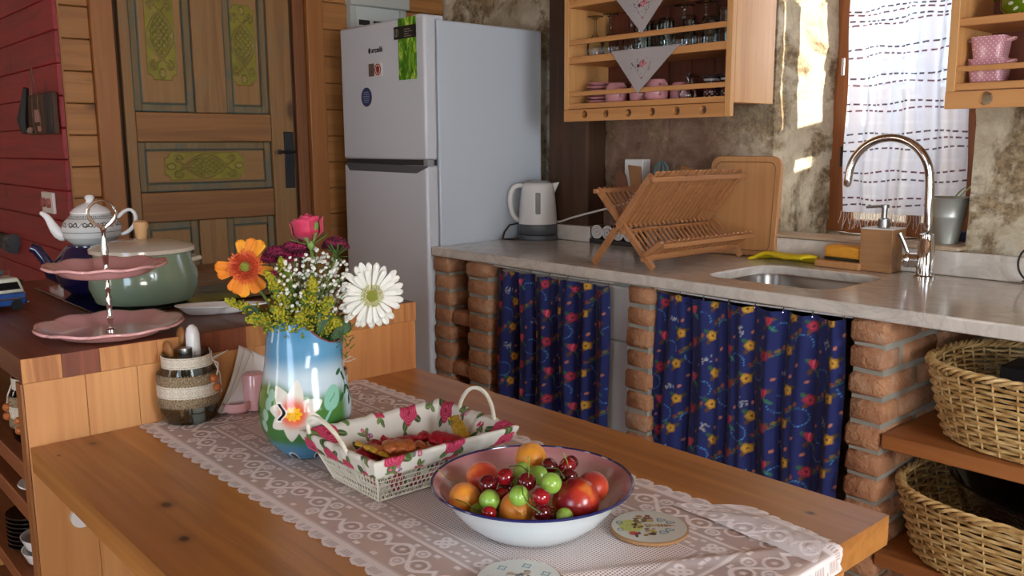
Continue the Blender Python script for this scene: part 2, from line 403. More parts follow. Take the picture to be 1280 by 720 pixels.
m = M(); m.bb((-8, 3.46, -.2), (12, 3.50, 1.342)); m.bb((-8, 3.46, 1.342), (-.50, 3.50, 1.388)); m.bb((-.30, 3.46, 1.342), (12, 3.50, 1.388)); m.bb((-8, 3.46, 1.388), (12, 3.50, 1.49)); struct('garden_wall', m, PS)
m = M(); m.bb((4, -4, -.5), (4.2, 3.1, 3.3)); struct('sun_block_wall', m, PS)  # unseen slab added outside to keep the sun out of the right window
m = M(); m.bb((-30, 3.06, -.6), (30, 60, -.5)); struct('ground', m, plain('outdoor_ground', '#9a9684', .9))

# wall_left: clapboards, casing, carved door
wl = thing('wall_left', None, None); wl['kind'] = 'structure'
m = M(); m.bb((XW-.14, .955, 0), (XW-.02, 2.8, 2.7)); o = obj('wall_core', m, plain('wall_core_dark', '#2a1c12', .9), wl)
pm1 = M(); pm1.box((0, 0, 0), (.024, .104, .1105), .003); pm1 = pm1.mesh('plank_short')
pm2 = M(); pm2.box((0, 0, 0), (.024, .66, .1105), .003); pm2 = pm2.mesh('plank_long')
for k in range(-7, 13):
    zc = 1.3815+.113*k
    link('plank', pm1, W_CLAP, wl, (XW-.010, 1.003, zc)); link('plank', pm2, W_CLAP, wl, (XW-.010, 2.325, zc))
m = M(); m.bb((XW-.02, .951, 0), (XW+.006, .957, 2.7)); obj('corner_bead', m, W_TRIM, wl)
for n_, y0, y1, x1, mt in (('casing', 1.056, 1.134, .022, W_TRIM), ('jamb', 1.138, 1.150, -.004, W_DARK), ('jamb', 1.846, 1.860, -.008, W_DARK), ('jamb', 1.862, 1.914, .004, W_JAMB), ('casing', 1.918, 1.996, .024, W_TRIM)):
    m = M(); m.bb((XW-.02, y0, 0), (XW+x1, y1, 2.35)); obj(n_, m, mt, wl, bevel=.003)
m = M(); m.bb((XW-.02, 1.056, 2.352), (XW+.022, 1.996, 2.43)); obj('casing', m, W_DOORH, wl, bevel=.003)
d1 = thing('door_1', None, None, (XW, 0, 0)); d1['kind'] = 'structure'
def dbox(n_, y0, y1, z0, z1, x0, x1, mt, bv=.003, par=None):
    m = M(); m.bb((x0, y0, z0), (x1, y1, z1)); return obj(n_, m, mt, par or d1, bevel=bv)
dbox('stile', 1.155, 1.192, .3, 2.33, -.02, .010, W_DOOR); dbox('stile', 1.742, 1.842, .3, 2.33, -.02, .010, W_DOOR)
dbox('rail', 1.194, 1.740, 1.302, 1.412, -.02, .008, W_DOORH); dbox('rail', 1.194, 1.740, .995, 1.108, -.02, .008, W_DOORH)
dbox('rail', 1.194, 1.740, .3, .42, -.02, .008, W_DOORH); dbox('rail', 1.194, 1.740, 2.18, 2.33, -.02, .008, W_DOORH)
dbox('mullion', 1.428, 1.555, 1.414, 2.178, -.02, .007, W_DOOR); dbox('mullion', 1.414, 1.528, .422, .993, -.02, .007, W_DOOR)
def moulded(y0, y1, z0, z1, carve=None):
    t_ = .030
    for a in ((y0, y0+t_, z0, z1), (y1-t_, y1, z0, z1), (y0+t_, y1-t_, z0, z0+t_), (y0+t_, y1-t_, z1-t_, z1)):
        m = M(); m.bb((-.02, a[0], a[2]), (-.004, a[1], a[3])); obj('moulding', m, W_DOORM, d1, bevel=.004)
    for a in ((y0+t_-.004, y0+t_-.001, z0+t_, z1-t_), (y1-t_+.001, y1-t_+.004, z0+t_, z1-t_), (y0+t_, y1-t_, z0+t_-.004, z0+t_-.001), (y0+t_, y1-t_, z1-t_+.001, z1-t_+.004), (y0+.001, y0+.004, z0, z1), (y1-.004, y1-.001, z0, z1), (y0, y1, z0+.001, z0+.004)):
        m = M(); m.bb((-.012, a[0], a[2]), (-.0035, a[1], a[3])); obj('painted_bead', m, TEAL, d1)
    A0, A1, B0, B1 = y0+t_, y1-t_, z0+t_, z1-t_
    nu = int((A1-A0)/.0022); nv = int((B1-B0)/.0022)
    Y, Z = np.meshgrid(np.linspace(A0, A1, nu), np.linspace(B0, B1, nv))
    edge = np.minimum(np.minimum(Y-A0, A1-Y), np.minimum(Z-B0, B1-Z)); h = sm(0, .006, edge)*.008-.012
    gr = fbm(Y*70, Z*4+y0*9, 0, 4)*.5+.5 if (z1-z0) > (y1-y0) else fbm(Z*70, Y*4+3, 0, 4)*.5+.5
    c = np.zeros(Y.shape+(3,))+np.array(lin('#9c7444')); c = mixc(c, '#77542e', gr*.7); c = mixc(c, '#3c6662', sm(.010, .001, edge)*.6)
    if carve:
        yc, zc, hl, hb, ax = carve        # centre, half length, half breadth, long axis
        a, b = (Z-zc, Y-yc) if ax == 'z' else (Y-yc, Z-zc)
        aa, ab = np.abs(a), np.abs(b)
        inside = (aa < hl) & (ab < hb) & (np.hypot(aa-hl, ab-hb) > hb*.38) 
        h = np.where(inside, h-.0035, h)
        k = hl/.165; kb = hb/.055; u = aa/k; w_ = ab/kb
        lens = .045*np.clip(1-(u/.085)**1.6, 0, 1)**.8
        dl = np.abs(w_-lens)*1.0; orn = (u < .088)*sm(.0055, .002, dl)
        lat = (w_ < lens-.003)*(u < .08)*np.maximum(sm(.0030, .001, np.abs((a/k*.8+b/kb) % .0210-.0105)), sm(.0028, .001, np.abs((a/k*.8-b/kb) % .0210-.0105)))
        ros = sm(.012, .009, np.hypot(u, w_))*(.6+.4*np.cos(8*np.arctan2(b, a)))
        orn = np.maximum(orn, np.maximum(lat*.7, ros))
        sp = np.hypot(u-.112, w_-.029); th = np.arctan2(w_-.029, u-.112)
        orn = np.maximum(orn, (sp < .023)*sm(.0042, .0016, np.abs(sp-(.0115+.0065*th/pi))))
        cv = np.abs(w_-(.004+.036*sm(.085, .13, u)))
        orn = np.maximum(orn, (u > .083)*(u < .125)*sm(.0045, .0015, cv)*.9)
        lf = np.hypot((u-.140)/.018, w_/.012); orn = np.maximum(orn, sm(1.1, .8, lf)*(.55+.45*np.abs(np.sin(w_*500))))
        sc_ = np.hypot(u, (w_-.043)/.6); orn = np.maximum(orn, sm(.014, .010, sc_)*.8)
        orn = orn*inside; h = h+orn*.0075
        cc = np.zeros_like(c)+np.array(lin('#8f8526')); cc = mixc(cc, '#6d661f', fbm(Y*30, Z*30, 2, 3)*.5+.4); cc = mixc(cc, '#9a8648', orn*.75)
        wearm = sm(.25, .6, fbm(Y*18+5, Z*18, 7, 4))
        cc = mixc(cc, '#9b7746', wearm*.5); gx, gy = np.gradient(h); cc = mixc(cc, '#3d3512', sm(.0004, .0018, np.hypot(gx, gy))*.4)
        c = np.where(inside[..., None], cc, c)
    P = np.stack([h, Y, Z], -1); grid('carved_panel' if carve else 'panel', P, DPAINT, d1, col=c)
TEAL = plain('worn_teal_paint', '#35605e', .6, var=.9)
DPAINT = painted('door_panel_paint', .62, bumpsc=60)
moulded(1.194, 1.426, 1.414, 2.178, (1.310, 1.700, .167, .056, 'z'))
moulded(1.557, 1.740, 1.414, 2.178, (1.640, 1.685, .158, .056, 'z'))
moulded(1.194, 1.740, 1.110, 1.300, (1.458, 1.206, .163, .053, 'y'))
moulded(1.194, 1.412, .422, .993); moulded(1.530, 1.740, .422, .993)
m = M(); m.bb((.010, 1.793, 1.107), (.016, 1.837, 1.341)); hp = obj('handle_plate', m, BLACK, d1, bevel=.002)
m = M(); m.tube([(.012, 1.822, 1.258), (.055, 1.822, 1.258), (.060, 1.81, 1.258), (.060, 1.755, 1.258)], .006, 10); m.sph((.060, 1.748, 1.258), .010); obj('handle', m, BLACK, hp)

# passage wall of red boards
wp = thing('wall_passage', None, None); wp['kind'] = 'structure'
m = M(); m.bb((-5.6, .955, 0), (XW-.13, 1.1, 2.7)); obj('wall_core', m, plain('passage_core', '#1c0a08', .9), wp)
t = NT('red_board'); v = t.coords((2, 8, 30)); n1 = t.noise(v, 1, 5, .6, .5); n2 = t.noise(t.coords((3, 3, 3)), 3, 4)
c = t.ramp(n1, [(.3, '#9a252b'), (.7, '#74191d')]); c = t.mix(t.ramp(n2, [(.62, 0.0), (.72, .55)]), c, '#3b1012')
t.set(color=c, rough=.5); t.bump(n1, .2, .001); RED = t.m
pm3 = M(); pm3.box((0, 0, 0), (2.12, .022, .1105), .003); pm3 = pm3.mesh('plank_red')
for k in range(-10, 12): link('plank', pm3, RED, wp, (-4.525, .947, 1.4075+.113*k))
# ================================================================== KITCHEN ALONG THE STONE WALL
# fridge
FRW = plain('fridge_enamel', '#c9ccd0', .32, spec=.4); FRS = plain('fridge_side_enamel', '#c3cbd2', .4)
fr = thing('refrigerator', 'tall white refrigerator with two doors and stickers, left of the marble counter', 'refrigerator', (-3.0, 2.3, 0))
def fb(n_, a, b, mt, bv=.004, par=fr, **kw):
    m = M(); m.bb([a[0]+3.0, a[1]-2.3, a[2]], [b[0]+3.0, b[1]-2.3, b[2]]); return obj(n_, m, mt, par, bevel=bv, **kw)
fb('body', (-3.30, 2.062, .04), (-2.725, 2.60, 1.745), FRS, .006)
fb('foot', (-3.28, 2.08, 0), (-2.745, 2.55, .04), BLACK)
ud = fb('upper_door', (-3.312, 1.998, 1.228), (-2.722, 2.055, 1.760), FRW, .010, seg=3)
ld = fb('lower_door', (-3.312, 1.998, .06), (-2.722, 2.055, 1.206), FRW, .010, seg=3)
fb('door_gap', (-3.305, 2.012, 1.206), (-2.726, 2.05, 1.228), plain('fridge_gap', '#2b2b2e', .5), 0)
m = M(); m.prism([(-.298, 1.212), (.285, 1.204), (.285, 1.200), (.215, 1.176), (-.265, 1.180)], -.304, -.3005, 'y'); obj('handle_recess', m, plain('grey_plastic', '#55565a', .4), ld)
fb('hinge', (-2.745, 2.0, 1.203), (-2.715, 2.03, 1.231), plain('hinge_grey', '#8b8d90', .4), .003)
fb('hinge_cover', (-2.80, 2.0, 1.745), (-2.735, 2.10, 1.762), FRW, .004)
# stickers on the door
t = NT('green_leaf_sticker'); v = t.coords((14, 1, 5), False); n1 = t.noise(v, 1.6, 4, .6, 2.2)
t.set(color=t.ramp(n1, [(.3, '#1d4a12'), (.48, '#4f8a1e'), (.6, '#9ac43a'), (.72, '#d8e08a')]), rough=.25)
def flat(n_, x0, x1, z0, z1, mt, par=ud, y=1.9965, th=.0015, dx=3.0, dy=2.3):
    m = M(); m.bb((x0+dx, y-th-dy, z0), (x1+dx, y-dy, z1)); return obj(n_, m, mt, par)
flat('green_sticker', -2.884, -2.768, 1.529, 1.757, t.m)
bs = flat('black_label', -2.910, -2.766, 1.681, 1.728, plain('black_label', '#15100e', .4), y=1.995)
LT = plain('label_text_grey', '#b9b2aa', .6)
def text(s, loc, size, mt, par, rot=(pi/2, 0, 0), name='lettering', bold=0, align='CENTER', shear=0):
    cu = bpy.data.curves.new(name, 'FONT'); cu.body = s; cu.size = size; cu.extrude = .0002; cu.align_x = align; cu.align_y = 'CENTER'; cu.offset = bold; cu.shear = shear
    o0 = bpy.data.objects.new(name, cu); COL.objects.link(o0); dg = bpy.context.evaluated_depsgraph_get(); dg.update(); me = bpy.data.meshes.new_from_object(o0.evaluated_get(dg)); bpy.data.objects.remove(o0); me.materials.clear(); me.materials.append(mt)
    o = bpy.data.objects.new(name, me); COL.objects.link(o); o.parent = par; o.location = loc; o.rotation_euler = rot; return o
m = M()
for i, wd in enumerate((.040, .052, .030, .046)): m.bb((-2.842+3, 1.9932-2.3, 1.713-i*.0085), (-2.842+wd+3, 1.9935-2.3, 1.7155-i*.0085))
m.tube([(.108+.012*cos(a), -.3066, 1.705+.014*sin(a)) for a in np.linspace(0, 2*pi, 16)[:-1]], .0012, 4, True); m.tube([(.108, -.3066, 1.69), (.108, -.3066, 1.72)], .0012, 4)
obj('label_print', m, plain('label_print', '#8c8680', .6), bs)
DKG = plain('logo_dark', '#33302e', .35, .3)
text('arçelik', (-.035, -.3035, 1.655), .030, DKG, ud, name='logo', bold=.0006, shear=.2)
m = M(); m.sph((-.088, -.3035, 1.655), .0095, 10, 6, (.9, .12, 1.2)); obj('logo_mark', m, DKG, ud)
bq = flat('badge_brown', -3.092, -3.057, 1.555, 1.604, plain('badge_brown', '#5f5148', .4), y=1.996, th=.003)
bw = flat('badge_white', -3.052, -2.995, 1.553, 1.604, plain('badge_white', '#d9d4cf', .4), y=1.996, th=.003)
m = M(); pts = [(.020*cos(a), .021*sin(a)) for a in np.linspace(0, 2*pi, 25)[:-1]]
m.tube([(-.026+p[0], -.3076, 1.579+p[1]) for p in pts], .0022, 5, True); m.prism([(-.037, 1.588), (-.026, 1.594), (-.015, 1.588), (-.017, 1.572), (-.026, 1.562), (-.035, 1.572)], -.3085, -.307, 'y')
obj('badge_emblem', m, plain('badge_red', '#8e2824', .4), bw)
m = M(); m.cyl((0, 0, 0), .038, .0016, 32, rotm(x=pi/2)); mb = obj('round_blue_sticker', m, plain('sticker_blue', '#22325c', .35), ud, loc=(-.120, -.3020, 1.476))
m = M()
for i, wd in enumerate((.034, .044, .050, .048, .040, .030)): m.bb((-wd/2, -.0022, .018-i*.008), (wd/2, -.0017, .0205-i*.008))
obj('sticker_print', m, plain('sticker_print', '#8f9cc0', .5), mb)

# fuse box on the wall above the fridge
fx = thing('fuse_box', 'pale metal box with open frame on the wall above the refrigerator', 'fuse box', (XW+.005, 2.27, 0))
FB = plain('fusebox_paint', '#b3b8b0', .45)
m = M(); m.bb((0, -.155, 1.885), (.05, .155, 2.12)); obj('cover', m, FB, fx, bevel=.005)
for a, b in ((-.150, -.118), (.112, .144)):
    m = M(); m.bb((0, a, 1.55), (.035, b, 1.885)); obj('frame_side', m, FB, fx, bevel=.003)
m = M(); m.bb((0, -.118, 1.55), (.022, .112, 1.885)); obj('door_panel', m, plain('fusebox_inner', '#c6cac4', .45), fx)
m = M(); [m.bb((.022, -.10+i*.075, 1.806), (.024, -.045+i*.075, 1.828)) for i in range(3)]; obj('print_patch', m, plain('print_dark', '#20201e', .6), fx)

# marble worktop with a sink hole
t = NT('marble'); g = t.node('ShaderNodeNewGeometry'); pos = g.outputs['Position']
n1 = t.noise(pos, 3.0, 6, .6, 1.2); n2 = t.noise(pos, 9, 5, .65, 2.0); ve = t.math('ABSOLUTE', t.math('SUBTRACT', n1, .5)); vf = t.ramp(ve, [(0.0, 1.0), (.022, 0.0)])
c = t.ramp(n2, [(.25, '#bdb6aa'), (.5, '#cec7bb'), (.75, '#d9d3c8')]); c = t.mix(t.math('MULTIPLY', vf, .25), c, '#8d867c')
t.set(color=c, rough=.17, coat=.2, coatr=.06); MARBLE = t.m
def rrect(x0, x1, y0, y1, r, n=7):
    out = []
    for cx, cy, a0 in ((x1-r, y1-r, 0), (x0+r, y1-r, pi/2), (x0+r, y0+r, pi), (x1-r, y0+r, 1.5*pi)):
        out += [(cx+r*cos(a0+i*pi/2/n), cy+r*sin(a0+i*pi/2/n)) for i in range(n+1)]
    return out
def plate_hole(m, inner, X0, X1, Y0, Y1, z0, z1, up='z', mk=None):
    # inner: ccw loop; outer: rectangle, radially matched with the corners snapped in
    cx = sum(p[0] for p in inner)/len(inner); cy = sum(p[1] for p in inner)/len(inner); out = []
    for p in inner:
        dx, dy = p[0]-cx, p[1]-cy
        tx = ((X1 if dx > 0 else X0)-cx)/dx if abs(dx) > 1e-9 else 1e9; ty = ((Y1 if dy > 0 else Y0)-cy)/dy if abs(dy) > 1e-9 else 1e9
        k = min(tx, ty); out.append([cx+dx*k, cy+dy*k])
    for C_ in ((X0, Y0), (X1, Y0), (X0, Y1), (X1, Y1)):
        ca = atan2(C_[1]-cy, C_[0]-cx); j = min(range(len(out)), key=lambda i: abs((atan2(out[i][1]-cy, out[i][0]-cx)-ca+pi) % (2*pi)-pi)); out[j] = list(C_)
    n = len(inner); mk = mk or (lambda x, y, z: (x, y, z))
    vs = [mk(*p, z1) for p in inner]+[mk(*p, z1) for p in out]+[mk(*p, z0) for p in inner]+[mk(*p, z0) for p in out]; fs = []
    for i in range(n):
        j = (i+1) % n; fs += [(i, j, n+j, n+i), (2*n+i, 3*n+i, 3*n+j, 2*n+j), (i, 2*n+i, 2*n+j, j), (n+i, n+j, 3*n+j, 3*n+i)]
    m.add(vs, fs)
m = M(); plate_hole(m, rrect(-1.550, -1.155, 2.130, 2.475, .07), -2.715, .45, 2.005, 2.66, .866, .900)
wt = obj('worktop', m, MARBLE, ang=30, bevel=.006, seg=3); setp(wt, 'grey white marble worktop with rounded edge on brick piers', 'worktop')
sk = thing('sink', 'sunken stainless steel sink basin let into the marble worktop', 'sink', (-1.3525, 2.3025, .87))
m = M(); L1 = []; prof = [(.004, .012), (-.004, -.004), (-.006, -.10), (-.02, -.135), (-.05, -.145)]
rings = []
for off, z in prof: rings.append([(p[0]+1.3525, p[1]-2.3025, z) for p in rrect(-1.550-off, -1.155+off, 2.130-off, 2.475+off, max(.02, .07+off))])
vs = [p for r_ in rings for p in r_]; n = len(rings[0]); fs = [(k*n+i, k*n+(i+1) % n, (k+1)*n+(i+1) % n, (k+1)*n+i) for k in range(len(rings)-1) for i in range(n)]+[tuple((len(rings)-1)*n+i for i in range(n))]
m.add(vs, fs); o = obj('basin', m, STEEL, sk)
m = M(); m.lathe([(0, 0), (.035, .0), (.042, .003), (.045, 0), (.045, -.004), (0, -.004)], 24, (0.0, .0, -.141)); obj('drain', m, CHROME, sk)
m = M(); m.tube([(.118+.014*cos(a), .166, -.045+.014*sin(a)) for a in np.linspace(0, 2*pi, 20)[:-1]], .004, 6, True); obj('overflow_ring', m, CHROME, sk)
m = M(); m.bb((-1.66, 2.622, .901), (.45, 2.645, .972)); o = obj('marble_upstand', m, MARBLE, bevel=.003); setp(o, 'long low marble upstand along the wall behind the sink and tap', 'upstand')
m = M(); m.bb((-2.575, 2.535, .901), (-2.385, 2.66, .962)); o = obj('marble_upstand', m, MARBLE, bevel=.003); setp(o, 'short marble block against the dark timber beside the kettle', 'upstand')

# brick piers
t = NT('brick'); v = t.coords((1, 1, 1)); n1 = t.noise(v, 18, 5, .65); n2 = t.noise(v, 70, 3, .7); oi = t.node('ShaderNodeObjectInfo')
c = t.ramp(n1, [(.3, '#a06e50'), (.55, '#b58662'), (.75, '#c49e7e')]); c = t.mix(t.math('MULTIPLY', oi.outputs['Random'], .5), c, '#9a6c50')
c = t.mix(t.ramp(t.noise(v, 7, 3), [(.58, 0.0), (.68, .55)]), c, '#b9a48c')
t.set(color=c, rough=.9, spec=.2); t.bump(t.math('MULTIPLY_ADD', n1, 2, n2), 1.0, .006); BRICK = t.m
MORT = plain('mortar', '#a8a598', .95, var=.5, spec=.2)
def rough_brick(L_):
    m = M(); m.box((0, 0, 0), (.092, L_, .0545), .0085); m.v = [tuple(c_+random.uniform(-.0019, .0019) for c_ in p) for p in m.v]; me = m.mesh('brick', 80)
    return me
BR_L = [rough_brick(.188) for _ in range(5)]; BR_S = [rough_brick(.090) for _ in range(5)]
def pier(label, x, y0, depth, wide=.092, extra=None, z1=.864):
    p = thing('brick_pier', label, 'brick pier', (x, y0, 0), group=None)
    m = M(); m.bb((-wide/2+.007, .009, 0), (wide/2-.007, depth-.009, z1)); obj('mortar', m, MORT, p, kind=None)
    k = 0; zc = z1-.030
    while zc > 0:
        seq = ('L', 'L', 'L') if k % 2 == 0 else ('S', 'L', 'L', 'S'); y = 0
        for s in seq:
            ln = .188 if s == 'L' else .090
            if y+ln > depth+.02: break
            me = random.choice(BR_L if s == 'L' else BR_S)
            o = link('brick', me, BRICK, p, (random.uniform(-.003, .003), y+ln/2+random.uniform(-.004, .003), zc), (0, 0, random.uniform(-.012, .012)))
            o.scale = (wide/.092*random.uniform(.98, 1.02), 1, random.uniform(.97, 1.03)); y += ln+.010
        if extra and k in extra:
            o = link('brick', BR_S[0], BRICK, p, (.100, .055, zc-.002), (0, 0, 1.57+.05)); o.scale = (.9, 1.25, .95)
        k += 1; zc -= .0657
    return p
pier('leftmost brick pier, close to the refrigerator, with half bricks bridging to its neighbour', -2.670, 2.016, .56, .096, extra=(3, 6, 9))
pier('brick pier left of the narrower blue floral curtain, second from the refrigerator', -2.456, 2.016, .56, .120)
pier('slim brick pier between the two blue floral curtains', -1.697, 2.016, .56, .090)
pier('broad brick pier with thick grey joints left of the wicker baskets', -.979, 2.016, .60, .090)

# white appliance beside the slim pier
ap = thing('white_appliance', 'edge of a white appliance showing beside the narrow blue curtain', 'appliance', (-2.098, 2.335, 0))
m = M(); m.bb((-.292, -.235, .08), (.315, .25, .848)); obj('cabinet_body', m, WHITEP, ap, bevel=.004)
m = M(); m.bb((-.292, -.255, .10), (.315, -.237, .66)); obj('front_panel', m, WHITEP, ap, bevel=.006)
m = M(); m.bb((-.292, -.255, .668), (.315, -.237, .84)); obj('control_panel', m, WHITEP, ap, bevel=.006)
m = M(); m.bb((-.28, -.2, 0), (.29, .2, .08)); obj('plinth', m, BLACK, ap)

# blue floral skirt curtains
def floral(U, V, seed=0):
    """flat print: navy ground with roses, tulips, sprays and pale blue arcs (U, V in metres)"""
    c = np.zeros(U.shape+(3,))+np.array(lin('#111c58'))
    def blob(x, y, rx, ry, rot=0):
        dx, dy = U-x, V-y; a = dx*cos(rot)+dy*sin(rot); b = -dx*sin(rot)+dy*cos(rot); return np.hypot(a/rx, b/ry), a, b
    rs = np.random.RandomState(seed+3); TW, TH = .130, .178; U = U*.90; V = V*.90
    x0, x1, y0, y1 = U.min(), U.max(), V.min(), V.max()
    items = [('rose', .03, .03), ('yel', .105, .055), ('tul', .035, .125), ('yel', .115, .15), ('arc', .075, .10), ('arc', .005, .185), ('spray', .09, .19), ('leaf', .065, .045), ('leaf', .13, .105), ('dot', .02, .08), ('dot', .14, .02), ('dot', .06, .17), ('dot', .12, .19)]
    for i in range(int(x0/TW)-1, int(x1/TW)+2):
        for j in range(int(y0/TH)-1, int(y1/TH)+2):
            for kd, ox, oy in items:
                x = i*TW+ox*.87; y = j*TH+oy*.87+(.09 if i % 2 else 0)
                if x < x0-.03 or x > x1+.03 or y < y0-.03 or y > y1+.03: continue
                if kd in ('rose', 'yel', 'tul'):
                    for qi, a in enumerate((.6, 2.4, 4.2)):
                        d, _, _ = blob(x+cos(a)*.016, y+sin(a)*.016, .009, .005, a); c = mixc(c, ('#4c4420', '#2c5a3a', '#5a3a1c')[qi], sm(1.15, .8, d)*.9)
                if kd in ('rose', 'yel'):
                    q = .0135 if kd == 'rose' else .0125; d, a, b = blob(x, y, q, q); th = np.arctan2(b, a)
                    d2 = d*(1+.10*np.cos(5*th)); c1, c2, c3 = (('#8e1c34', '#c0405a', '#4c0e1e') if kd == 'rose' else ('#a8761c', '#d3a83c', '#5c3a10'))
                    c = mixc(c, c1, sm(1.08, .9, d2)); c = mixc(c, c2, sm(.9, .6, d2)*(.5+.5*np.cos(th*5+d*9))); c = mixc(c, c3, sm(.32, .2, d))
                if kd == 'tul':
                    for r_ in (-.5, 0, .5):
                        d, _, _ = blob(x+r_*.010, y+.004, .0055, .012, -r_*.8); c = mixc(c, '#b52c48' if r_ else '#d8607a', sm(1.1, .85, d))
                    d, _, _ = blob(x+.012, y-.014, .014, .004, -.6); c = mixc(c, '#2f6a4c', sm(1.1, .8, d))
                if kd == 'arc':
                    d, a, b = blob(x, y, .022, .022); th = np.arctan2(b, a); mk = sm(.09, .04, np.abs(d-1))*(th*np.sign(1) > -.4 if j % 2 else th < 1.9)
                    c = mixc(c, '#4a86b8', mk*(.55+.45*np.sign(np.cos(th*22))))
                if kd == 'spray':
                    for q in range(14):
                        a = rs.rand()*6.28; r_ = rs.rand()*.014; d, _, _ = blob(x+r_*cos(a), y+r_*sin(a), .0022, .0022); c = mixc(c, ('#9aa0a8', '#7a90b0', '#b8a88c')[q % 3], sm(1.3, .7, d)*.8)
                if kd == 'leaf':
                    for q, cl in ((-.012, '#7a3020'), (.0, '#6a5a28'), (.012, '#8a4a34')):
                        d, _, _ = blob(x+q, y+q*.8, .007, .0045, .6+q*60); c = mixc(c, cl, sm(1.1, .8, d))
                    d, _, _ = blob(x, y-.008, .020, .0012, .5); c = mixc(c, '#2c6a4c', sm(1.3, .8, d)*.8)
                if kd == 'dot':
                    d, _, _ = blob(x, y, .005, .0035, .7); c = mixc(c, '#b06a50', sm(1.2, .8, d))
    return c
CLOTHB = painted('printed_cotton', .85, sheen=.1, bumpsc=700)
def skirt(label, x0, x1, z0, z1, y, seed, nf, hooks, rodz):
    p = thing('skirt_curtain', label, 'curtain', ((x0+x1)/2, y, 0), group=None)
    W_ = x1-x0; nu = int(W_/.0024); nv = int((z1-z0)/.0036); u, z = np.meshgrid(np.linspace(0, 1, nu), np.linspace(z0, z1, nv))
    ph = u*nf*2*pi; warp = .35*np.sin(u*5+seed)+.2*np.sin(u*13+seed*2)
    amp = .011+.008*(1-(z-z0)/(z1-z0)); fold = np.sin(ph+warp*3)*amp+.35*amp*np.sin(ph*2.3+1+seed)
    X = (u-.5)*W_*(1-.02*sm(.5, 1, (z-z0)/(z1-z0)))+.006*np.sin(z*9+u*8); Y = fold+.004*np.sin(z*7+u*20)
    Z = z-np.where(z > z1-.02, .006*np.abs(np.sin(u*hooks*pi)), 0)
    col = floral(u*W_*1.18, z, seed)
    grid('fabric', np.stack([X, Y, Z], -1), CLOTHB, p, col=col, solid=.0012)
    m = M(); m.tube([(-W_/2-.012, .008, rodz), (0, .008, rodz-.004), (W_/2+.012, .008, rodz)], .0028, 8); obj('curtain_wire', m, WHITEP, p)
    for k in range(hooks+1):
        m = M(); xx = (k/hooks-.5)*W_*.97; m.tube([(xx, 0, z1-.006), (xx, .004, z1+.006), (xx, .010, z1+.012), (xx, .013, z1+.006)], .0014, 6); obj('hook', m, CHROME, p)
    return p
skirt('narrower navy blue floral curtain hanging under the kettle end of the worktop', -2.379, -1.827, .04, .846, 2.036, 1, 6, 6, .855)
skirt('wider navy blue floral curtain hanging under the sink', -1.655, -1.048, .04, .850, 2.040, 2, 6, 7, .857)

# right shelves with baskets
W_SH = wood('shelf_wood', '#c07c40', '#7c4420', 'X', .45, .7, tone=.2)
for z, lb in ((.592, 'upper wooden shelf board under the worktop, carrying a wicker basket'), (.294, 'lower wooden shelf board under the worktop, carrying a wicker basket')):
    m = M(); m.bb((-.932, 2.014, z-.036), (.35, 2.60, z)); o = obj('shelf_board', m, W_SH, bevel=.003); setp(o, lb, 'shelf')
t = NT('wicker'); n1 = t.noise(t.coords((30, 30, 60)), 1, 3); oi = t.node('ShaderNodeObjectInfo')
t.set(color=t.ramp(n1, [(.3, '#9c7440'), (.5, '#c9a466'), (.7, '#e0c48c')]), rough=.55); WICK = t.m
def superell(a, rx, ry, e=.72):
    ca, sa = cos(a), sin(a); return (rx*math.copysign(abs(ca)**e, ca), ry*math.copysign(abs(sa)**e, sa))
def basket(label, c, rx, ry, h, taper=.86, rows=15):
    p = thing('wicker_basket', label, 'basket', c)
    ns = 44; N = ns*4
    def rad(z): return taper+(1-taper)*(z/h)**.8
    st = M()
    for k in range(ns):
        a = 2*pi*k/ns; st.tube([superell(a, rx*rad(z), ry*rad(z))+(z,) for z in (0.004, h*.33, h*.66, h)], .0028, 5)
    obj('stakes', st, WICK, p, kind='stuff')
    we = M()
    for r_ in range(rows):
        z = .010+(h-.024)*r_/(rows-1); pts = []
        for i in range(N):
            a = 2*pi*i/N; s = cos(pi*(i/4)*1.0+pi*(r_ % 2)); x, y = superell(a, rx*rad(z)+s*.0045, ry*rad(z)+s*.0045); pts.append((x, y, z+.0015*sin(a*7+r_)+random.uniform(-.0008, .0008)))
        we.tube(pts, .0040, 5, True, 1.0)
    obj('woven_side', we, WICK, p, kind='stuff')
    rm = M()
    for q in range(3):
        pts = []
        for i in range(N*2):
            a = 2*pi*i/(N*2); b = a*26+q*2.09; rr = .0065; x, y = superell(a, rx+rr*cos(b), ry+rr*cos(b)); pts.append((x, y, h+.004+rr*sin(b)))
        rm.tube(pts, .0048, 5, True)
    obj('plaited_rim', rm, WICK, p)
    bt = M(); bt.prism([superell(2*pi*i/60, rx*taper, ry*taper) for i in range(60)], .002, .008); obj('base', bt, WICK, p)
    return p
basket('large wicker basket on the upper shelf under the worktop', (-.560, 2.235, .592), .332, .235, .175)
basket('large wicker basket on the lower shelf holding a black pan', (-.592, 2.205, .294), .338, .245, .170)
BLK = plain('black_enamel', '#08080a', .08, coat=.6)
m = M(); m.lathe([(0, 0), (.14, 0), (.20, .05), (.235, .13), (.243, .134), (.237, .137), (.195, .055), (.135, .008), (0, .008)], 40, sx=1.1, sy=.85); o = obj('black_pan', m, BLK, loc=(-.585, 2.20, .330)); o.rotation_euler = (radians(-6), radians(6), 0)
setp(o, 'shiny black pan lying in the lower wicker basket', 'pan')
m = M(); m.bb((-.10, -.06, 0), (.10, .06, .15)); o = obj('dark_box', m, plain('dark_box', '#131317', .5), loc=(-.66, 2.30, .604), bevel=.004); setp(o, 'dark box standing in the upper wicker basket', 'box')
